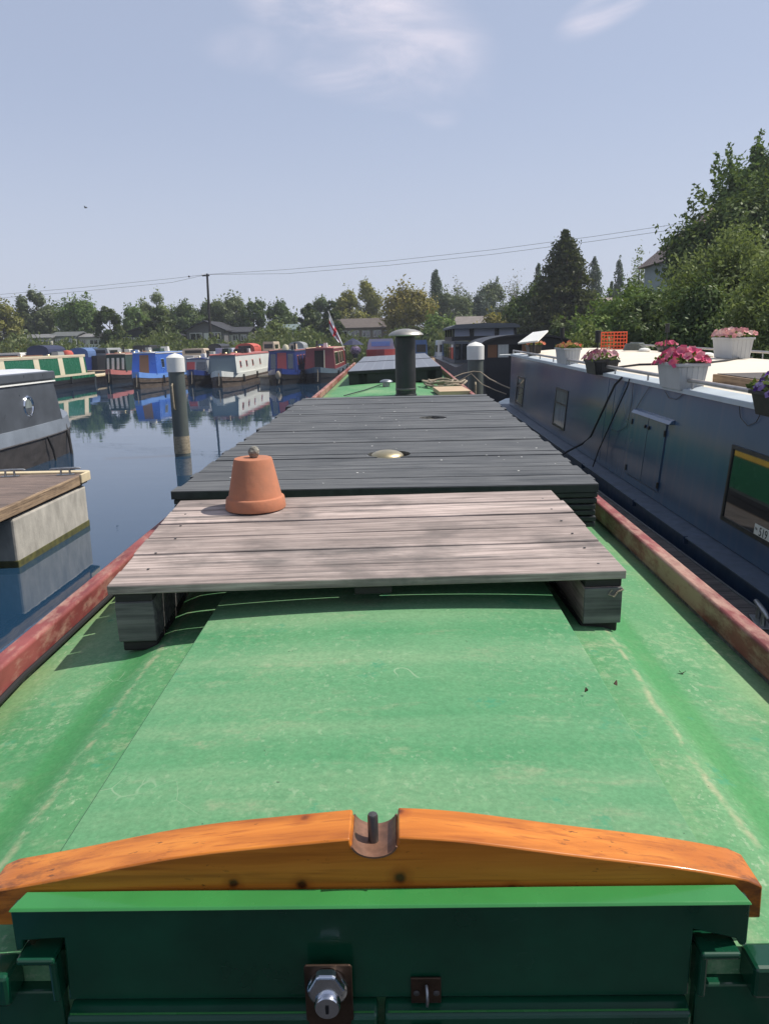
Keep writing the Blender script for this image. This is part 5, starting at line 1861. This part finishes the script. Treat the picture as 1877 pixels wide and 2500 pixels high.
# pole and wires
pb0, pt0 = W(514, 832, Y=88), W(506, 668, Y=88)
t = thing('utility_pole', 'tall thin dark utility pole with a short crossarm beside the grey lodge', 'utility pole', (pb0.x, 88, 2.0))
tp_ = pt0 - Vector((pb0.x, 88, 2.0))
G().tube([(0, 0, 0), tp_], [.17, .11], 10).build('pole', M['tar'], t)
G().box(tp_.x - .55, tp_.x + .25, -.06, .06, tp_.z - .28, tp_.z - .16).build('crossarm', M['tar'], t)
for x in (-.5, -.2, .2):
    G().lathe([(.05, 0), (.06, .06), (.03, .16), (.001, .18)], 8, (tp_.x + x, 0, tp_.z - .16)).build('insulator', M['white'], t)
wire = plain('wire', (.06, .06, .07), .6)
for i, (dz, lab) in enumerate(((0, 'upper overhead wire crossing the sky from the utility pole'), (.42, 'lower overhead wire running just under the other'))):
    pts = []
    for px, py, Y in ((-60, 727, 100), (0, 719, 98), (200, 702, 94), (420, 680, 90), (506, 670, 88), (700, 658, 85), (950, 637, 82), (1200, 610, 79), (1450, 577, 76), (1700, 540, 72), (1900, 505, 70)):
        p_ = W(px, py, Y=Y)
        k = 0 if px == 506 else 1
        p_.z -= dz * (1 if i == 1 and px != 506 else 0)
        pts.append(p_)
    o = G().tube(pts, .016, 5).build('overhead_wire', wire)
    tag(o, lab, 'wire', 'overhead wires')
q = W(462, 675, Y=89)
o = G().ball(q, .11, .11, .11, 10, 6).build('marker_ball', wire, smooth=True)
tag(o, 'tiny dark ball hanging on the overhead wire left of the pole', 'marker')
q = W(210, 507, Y=75)
g = G()
g.ball(q, .16, .05, .05, 10, 6)
for s in (-1, 1):
    g.hexa([q + Vector(v) for v in ((-.06, 0, .0), (.05, 0, .0), (.03, s * .28, .10), (-.05, s * .28, .10), (-.06, 0, .02), (.05, 0, .02), (.03, s * .28, .115), (-.05, s * .28, .115))])
tag(g.build('bird', M['black']), 'tiny dark bird alone in the open sky at the left', 'bird')

# reeds along the far bank
nr = 26000
xx = RNG.uniform(-62, 6, nr)
yy = RNG.uniform(76.5, 83, nr)
zz = RNG.uniform(0, 1, nr)
hh_ = 1.7 + .5 * np.sin(xx * .45) + .35 * np.sin(xx * 1.3 + 1)
gz = np.clip((yy - 76) / 8, 0, 1) * 1.9 + .2
hh_ *= np.where(RNG.random(nr) < .3, 1.15, .9)
pos = np.stack([xx, yy, gz + zz * hh_], 1)
nor = RNG.normal(size=(nr, 3)) * np.array([1, 1, .3])
REED = leafmat('reed blades', (.05, .075, .02), (.10, .14, .04), (.20, .21, .09), .3)
rd = leafcloud('reeds', pos, nor, RNG.uniform(.12, .26, nr), .5 * RNG.random(nr) + .5 * zz, REED, None, aspect=2.6)
struct(rd, 'stuff')
# ================================================================== trees and bushes
LM = dict(
    dark=leafmat('dark leaves', (0.035, 0.070, 0.022), (0.088, 0.138, 0.037), (0.163, 0.206, 0.069), .32),
    mid=leafmat('mid green leaves', (0.062, 0.119, 0.025), (0.131, 0.213, 0.045), (0.225, 0.294, 0.081), .36),
    grey=leafmat('grey green leaves', (0.069, 0.100, 0.043), (0.144, 0.181, 0.075), (0.250, 0.281, 0.131), .34),
    olive=leafmat('olive leaves', (0.115, 0.127, 0.023), (0.230, 0.230, 0.044), (0.345, 0.310, 0.081), .36),
    gold=leafmat('golden leaves', (0.143, 0.127, 0.022), (0.275, 0.231, 0.044), (0.396, 0.308, 0.077), .36),
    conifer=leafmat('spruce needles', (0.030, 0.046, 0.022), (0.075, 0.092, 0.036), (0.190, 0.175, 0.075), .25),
    yew=leafmat('yew needles', (0.018, 0.036, 0.010), (0.045, 0.072, 0.015), (0.100, 0.120, 0.030), .22),
    poplar=leafmat('poplar leaves', (0.036, 0.064, 0.036), (0.075, 0.115, 0.056), (0.120, 0.160, 0.080), .3),
    light=leafmat('willow leaves', (0.095, 0.134, 0.040), (0.202, 0.252, 0.084), (0.358, 0.403, 0.179), .4),
    pale=leafmat('pale dry leaves', (0.110, 0.110, 0.070), (0.200, 0.190, 0.130), (0.300, 0.280, 0.200), .25),
    blue=leafmat('blue grey leaves', (0.035, 0.055, 0.042), (0.070, 0.100, 0.075), (0.120, 0.150, 0.110), .25))
M['bark'] = plain('bark', (.10, .075, .055), .95, var=.5, scale=8, stretch=(1, 1, .2), bump=.6)


def unit(n):
    v = RNG.normal(size=(n, 3))
    return v / np.linalg.norm(v, axis=1, keepdims=True)


def crown_pts(kind, w, h, n):
    if kind in ('broad', 'bush', 'loose', 'egg'):
        K = {'broad': 46, 'bush': 46, 'loose': 54, 'egg': 60}[kind]
        d = unit(K)
        if kind == 'bush':
            d[:, 2] = np.abs(d[:, 2]) * 1.1 - .12
        rr = RNG.uniform(.45, .98, K) ** .6
        C_ = d * rr[:, None] * np.array([w * .40, w * .40, h * .40 if kind != 'bush' else h * .78])
        C_[:, 2] += h * .5 if kind != 'bush' else h * .10
        if kind == 'egg':
            f = 1 - .62 * np.clip((C_[:, 2] - h * .35) / (h * .6), 0, 1) ** 1.3
            C_[:, :2] *= f[:, None]
        if kind == 'broad':
            f = 1 - .35 * np.clip((C_[:, 2] - h * .55) / (h * .45), 0, 1)
            C_[:, :2] *= f[:, None]
        R_ = RNG.uniform(.06, .19, K) * w * {'broad': 1, 'bush': .95, 'loose': .78, 'egg': .72}[kind]
        if w < 8 and h < 9 and kind != 'egg':
            R_ *= 1.22
        R_ = np.minimum(R_, h * .24)
        bt_ = RNG.random(K)
        idx = RNG.choice(K, n, p=R_ ** 2 / np.sum(R_ ** 2))
        u = unit(n)
        q = RNG.uniform(.25, 1.08, n) ** .55
        q = np.where(RNG.random(n) < .10, q * RNG.uniform(1.0, 1.35, n), q)
        pos = C_[idx] + u * (R_[idx] * q)[:, None] * np.array([1, 1, .85])
        nor = u + .5 * unit(n) + np.array([0, 0, .3])
        tint = .45 * bt_[idx] + .55 * RNG.random(n)
        # leafy sprigs that break the outline
        if kind != 'egg':
            S = 130
            m_ = RNG.random(n) < (.18 if w > 3.5 and h > 5 and n > 15500 and n < 60000 else .035)
            k_ = int(m_.sum())
            bi = RNG.choice(K, S, p=R_ ** 2 / np.sum(R_ ** 2))
            out = C_[bi] - np.array([0, 0, h * .35])
            out /= np.linalg.norm(out, axis=1, keepdims=True)
            dirs = out + .55 * unit(S) + np.array([0, 0, .35])
            dirs /= np.linalg.norm(dirs, axis=1, keepdims=True)
            sl_n = RNG.uniform(.07, .19, S) * min(w, 1.4 * h)
            si = RNG.integers(0, S, k_)
            tt_ = RNG.uniform(0, 1, k_)
            p_s = C_[bi][si] + dirs[si] * (R_[bi][si] * .85 + sl_n[si] * tt_)[:, None] + RNG.normal(size=(k_, 3)) * (sl_n[si] * .16 * (1.15 - tt_))[:, None]
            pos[m_] = p_s
            nor[m_] = unit(k_) + dirs[si] * .5 + np.array([0, 0, .3])
        pos[:, 2] = np.maximum(pos[:, 2], .02 * h)
        return pos, nor, tint
    if kind == 'spruce':
        B = 420
        zb = RNG.uniform(.02, .97, B) ** 1.15
        az_ = RNG.uniform(0, 2 * math.pi, B)
        prof = np.where(zb > .52, np.clip(1 - zb, 0, 1) / .48 * .54, .54 + .46 * (1 - zb / .52) ** .8)
        ln = w * .5 * prof * RNG.uniform(.62, 1.08, B) + .03 * w
        bt_ = RNG.random(B)
        idx = RNG.choice(B, n, p=ln / ln.sum())
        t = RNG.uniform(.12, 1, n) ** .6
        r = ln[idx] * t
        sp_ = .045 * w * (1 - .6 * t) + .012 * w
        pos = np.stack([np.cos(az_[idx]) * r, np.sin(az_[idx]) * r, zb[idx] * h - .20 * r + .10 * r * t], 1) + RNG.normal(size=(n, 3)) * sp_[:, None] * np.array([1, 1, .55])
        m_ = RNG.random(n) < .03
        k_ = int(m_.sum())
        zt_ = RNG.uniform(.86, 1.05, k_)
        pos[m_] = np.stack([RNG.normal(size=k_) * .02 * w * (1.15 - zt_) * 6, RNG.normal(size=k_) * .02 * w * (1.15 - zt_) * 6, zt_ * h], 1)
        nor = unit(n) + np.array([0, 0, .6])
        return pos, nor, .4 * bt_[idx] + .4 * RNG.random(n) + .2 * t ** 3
    if kind == 'poplar':
        K = 44
        zb = RNG.uniform(.04, .97, K)
        prof = np.sin(np.clip(zb * .93 + .07, 0, 1) * math.pi) ** .55 * np.where(zb > .6, 1 - .55 * (zb - .6) / .4, 1)
        a = RNG.uniform(0, 2 * math.pi, K)
        r0 = w * .26 * prof * RNG.uniform(.3, 1, K)
        C_ = np.stack([np.cos(a) * r0, np.sin(a) * r0, zb * h], 1)
        R_ = w * .24 * prof + .02 * w
        bt_ = RNG.random(K)
        idx = RNG.choice(K, n, p=R_ / R_.sum())
        u = unit(n)
        pos = C_[idx] + u * (R_[idx] * RNG.uniform(.3, 1.05, n) ** .6)[:, None] * np.array([1, 1, 2.6])
        return pos, u + .6 * unit(n), .45 * bt_[idx] + .55 * RNG.random(n)
    if kind in ('willow', 'sparse'):
        B = 150 if kind == 'willow' else 90
        a = RNG.uniform(0, 2 * math.pi, B)
        lean = RNG.uniform(.0, 1, B) ** .7
        L = RNG.uniform(.55, 1.0, B)
        bt_ = RNG.random(B)
        idx = RNG.integers(0, B, n)
        t = RNG.uniform(.10 if kind == 'willow' else .35, 1, n) ** (.75 if kind == 'willow' else .6)
        l_ = lean[idx]
        r = w * .5 * l_ * (t ** 1.25)
        z = h * L[idx] * (t - .34 * l_ * t ** 2.4)
        sp_ = (.05 if kind == 'willow' else .035) * w * (.35 + t * .8)
        pos = np.stack([np.cos(a[idx]) * r, np.sin(a[idx]) * r, z], 1) + RNG.normal(size=(n, 3)) * sp_[:, None]
        pos[:, 2] = np.maximum(pos[:, 2], .01)
        return pos, unit(n) + np.array([0, 0, .2]), .5 * bt_[idx] + .5 * RNG.random(n)


def tree(name, label, px, pw, pt, Y, kind, leaf, n, ls, zb=2.2, trunk=.22, group=None, cat='tree', aspect=1.7, sx=1.0):
    top = W(px, pt, Y=Y)
    w = pw / FPX * Y
    t = thing(name, label, cat, (top.x, Y, zb), group=group)
    H_ = top.z - zb
    h = H_ * (1 - trunk)
    pos, nor, tint = crown_pts(kind, w, h, n)
    # fit the crown to its measured box
    lo, hi = np.percentile(pos, .4, axis=0), np.percentile(pos, 99.8, axis=0)
    pos[:, 0] = (pos[:, 0] - (lo[0] + hi[0]) / 2) * w / (hi[0] - lo[0])
    pos[:, 1] = (pos[:, 1] - (lo[1] + hi[1]) / 2) * w * (.65 if w > 5 else .9) / (hi[1] - lo[1])
    pos[:, 2] = (pos[:, 2] - lo[2]) * h / (hi[2] - lo[2]) + H_ * trunk
    size = ls * RNG.uniform(.6, 1.35, n)
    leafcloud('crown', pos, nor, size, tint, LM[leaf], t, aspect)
    g = G()
    r0 = max(.05, .028 * H_)
    g.tube([(0, 0, -.2), (.01 * w, 0, H_ * .2), (-.01 * w, .01 * w, H_ * .5), (0, 0, H_ * .82)], [r0, r0 * .8, r0 * .5, r0 * .12], 8)
    rr = random.Random(int(px * 7 + pt))
    for k in range(6):
        a = rr.uniform(0, 6.28)
        z0 = H_ * rr.uniform(.22, .55)
        L = w * rr.uniform(.22, .38)
        g.tube([(0, 0, z0), (math.cos(a) * L * .5, math.sin(a) * L * .5, z0 + H_ * .12), (math.cos(a) * L, math.sin(a) * L, z0 + H_ * .26)], [r0 * .42, r0 * .25, r0 * .07], 6)
    g.build('trunk', M['bark'], t, smooth=True)
    return t


FG = 'trees along the far bank'
far = [
    ('bush', 'yellowish olive bushy tree at the far left edge', 2, 90, 738, 100, 'broad', 'olive', .05),
    ('tree', 'tall dark grey green tree with open branches above the white chalet', 86, 105, 709, 104, 'loose', 'grey', .16),
    ('tree', 'round mid green tree above the pale glazed chalet', 189, 108, 720, 102, 'broad', 'mid', .16),
    ('conifer', 'dark egg shaped conifer left of the slate lodge', 265, 70, 750, 92, 'egg', 'yew', .06),
    ('tree', 'smaller mid green tree between the conifer and the pale topped tree', 327, 62, 744, 108, 'broad', 'mid', .14),
    ('tree', 'pale topped tall tree rising behind an olive conical one', 380, 84, 715, 112, 'loose', 'light', .16),
    ('conifer', 'olive dark conical tree in front of the slate lodge', 387, 84, 752, 91, 'egg', 'yew', .05),
    ('tree', 'dark tree left of the utility pole', 448, 78, 734, 106, 'broad', 'dark', .14),
    ('tree', 'dark tree directly behind the utility pole', 505, 70, 738, 112, 'broad', 'dark', .14),
    ('tree', 'broad grey green tree right of the utility pole', 560, 108, 718, 108, 'loose', 'grey', .12),
    ('tree', 'dark drooping tree behind the end of the grey lodge', 617, 62, 732, 106, 'loose', 'dark', .08),
    ('tree', 'dark round tree standing alone over the light green bush', 688, 76, 735, 108, 'broad', 'dark', .12),
    ('conifer', 'rounded dark yew left of the flag', 752, 52, 742, 94, 'egg', 'yew', .04),
    ('conifer', 'rounded dark yew directly behind the flag', 808, 56, 736, 95, 'egg', 'yew', .04),
    ('tree', 'small dark tree top between the two yews', 780, 50, 725, 120, 'broad', 'dark', .2),
    ('tree', 'yellow brown tree right of the flag', 852, 95, 710, 108, 'loose', 'olive', .16),
    ('tree', 'tall rounded olive tree left of the black chimney top', 896, 72, 686, 116, 'broad', 'olive', .14),
    ('tree', 'large golden olive tree above the black chimney', 1000, 132, 692, 98, 'broad', 'gold', .08),
    ('poplar', 'dark slender poplar just right of the golden olive tree', 1061, 44, 661, 120, 'poplar', 'poplar', .04),
    ('tree', 'thin grey half bare tree beside the dark poplar', 1118, 92, 680, 122, 'sparse', 'pale', .15),
    ('tree', 'hazy brown grey tree in the middle of the far bank', 1100, 100, 708, 112, 'loose', 'grey', .08),
    ('tree', 'blue grey tree left of the golden bush', 1172, 80, 716, 116, 'broad', 'blue', .08),
    ('tree', 'hazy green tree in the middle distance with a rounded top', 1205, 90, 684, 124, 'broad', 'grey', .1),
    ('tree', 'pale feathery tree top left of the tall conifer', 1262, 84, 666, 126, 'sparse', 'pale', .12),
    ('bush', 'light green bush in the reeds before the pale lodge', 672, 66, 784, 84, 'willow', 'light', .02),
    ('bush', 'low green bush below the golden olive tree', 1075, 88, 768, 86, 'bush', 'mid', .02),
    ('bush', 'dark low bush right of the chimney at the water edge', 1040, 90, 800, 80, 'bush', 'dark', .02),
    ('bush', 'golden bush spreading behind the black barge', 1222, 150, 764, 78, 'bush', 'gold', .02),
    ('bush', 'small light shrub in the reeds right of the pale lodge', 755, 40, 800, 84, 'willow', 'light', .02),
    ('bush', 'low orange green shrub at the left water edge', 20, 80, 838, 80, 'bush', 'olive', .02),
]
for nm_, lab, px, pw, pt, Y, kind, leaf, tr in far:
    w = pw / FPX * Y
    n = int(min(15000, 4000 + 330 * w * w)) if kind != 'sparse' else 3600
    ls = .20 if kind not in ('egg', 'poplar') else .17
    if kind == 'sparse':
        ls = .15
    tree(nm_, lab, px, pw, pt, Y, kind, leaf, n, ls, zb=1.9 if Y > 85 else 1.0, trunk=tr, group=FG, cat='bush' if nm_ == 'bush' else 'tree')

HB_L = ['low dark hedge bush at the extreme left of the far bank', 'mid green hedge bush left of the white chalet', 'olive hedge bush between the white chalet and the glazed chalet',
        'dark hedge bush behind the glazed chalet', 'mid green hedge bush behind the dark egg shaped conifer', 'olive hedge bush left of the slate lodge', 'dark hedge bush behind the slate lodge',
        'mid green hedge bush between the slate lodge and the utility pole', 'olive hedge bush behind the wide grey lodge', 'dark hedge bush behind the lodge wing with white windows',
        'mid green hedge bush between the lodge wing and the light green bush', 'olive hedge bush behind the light green bush', 'dark hedge bush left of the two rounded yews',
        'mid green hedge bush right behind the flag', 'olive hedge bush above the brown park home roof', 'dark hedge bush behind the black chimney']
for i in range(16):
    px = -20 + i * 62 + RNG.uniform(-14, 14)
    tree('bush', HB_L[i], px, RNG.uniform(60, 95), 800 - .022 * (px - 400) + RNG.uniform(-12, 10), 110 + RNG.uniform(-3, 8), 'bush', ['dark', 'mid', 'olive'][i % 3], 2600, .24, zb=1.9, trunk=0, group='hedge bushes along the far bank', cat='bush')
RG = 'trees on the right bank'
right = [
    ('poplar', 'distant dark poplar left of the tall spruce', 1314, 36, 645, 120, 'poplar', 'poplar', 2600, .26, 2.2, .04),
    ('poplar', 'distant poplar just right of the tall spruce', 1452, 44, 628, 118, 'poplar', 'poplar', 2600, .26, 2.2, .04),
    ('poplar', 'slim distant poplar standing in the sky gap', 1510, 30, 626, 124, 'poplar', 'poplar', 2200, .24, 2.2, .04),
    ('poplar', 'short distant poplar at the foot of the slim one', 1492, 26, 688, 118, 'poplar', 'poplar', 1500, .24, 2.2, .04),
    ('spruce', 'tall dark spruce with a pointed top right of centre', 1384, 215, 566, 62, 'spruce', 'conifer', 20000, .22, 1.8, .03),
    ('tree', 'dark broad tree spreading at the left foot of the spruce', 1310, 150, 690, 66, 'broad', 'dark', 8000, .22, 1.8, .04),
    ('tree', 'pale airy tree between the poplar and the tiled house', 1562, 90, 612, 70, 'sparse', 'light', 3200, .16, 1.8, .1),
    ('tree', 'mid green tree in front of the tiled house', 1590, 235, 690, 40, 'broad', 'mid', 18000, .15, 1.5, .0),
    ('tree', 'dark tree hiding the right half of the tiled house', 1725, 130, 555, 47, 'broad', 'dark', 12000, .17, 1.5, .0),
    ('tree', 'very large dark tree filling the right picture edge', 1866, 396, 452, 36, 'broad', 'dark', 42000, .17, 1.5, .10),
    ('tree', 'tall leafy tree behind the pale pink flower box', 1905, 330, 330, 44, 'loose', 'mid', 26000, .18, 1.5, .1),
    ('bush', 'light green willow shrub spilling over the right bank', 1800, 300, 560, 24, 'willow', 'light', 26000, .085, 1.2, .0),
    ('bush', 'grey green willow shrub behind the orange crate', 1500, 210, 735, 33, 'bush', 'mid', 15000, .13, 1.2, .0),
    ('bush', 'dark leafy bush behind the tilted white panel', 1400, 130, 775, 38, 'bush', 'grey', 8000, .14, 1.2, .0),
    ('bush', 'dense dark bush between the crate and the far flower box', 1600, 190, 720, 27, 'bush', 'dark', 16000, .11, 1.1, .0),
    ('bush', 'shady dark hedge bush behind the pale pink flower box', 1720, 240, 690, 22, 'bush', 'dark', 18000, .095, 1.0, .0),
    ('bush', 'leafy willow bush at the right edge of the bank', 1885, 200, 640, 18, 'willow', 'light', 16000, .07, 1.0, .0),
    ('bush', 'light feathery shrub left of the orange crate', 1440, 120, 800, 30, 'willow', 'light', 6000, .10, 1.1, .0),
]
for nm_, lab, px, pw, pt, Y, kind, leaf, n, ls, zb, tr in right:
    n, ls = int(n * 2.0), ls * .74
    tree(nm_, lab, px, pw, pt, Y, kind, leaf, n, ls, zb=zb, trunk=tr, group=RG, cat='bush' if nm_ == 'bush' else 'tree', aspect=2.4 if kind == 'willow' else 1.7)
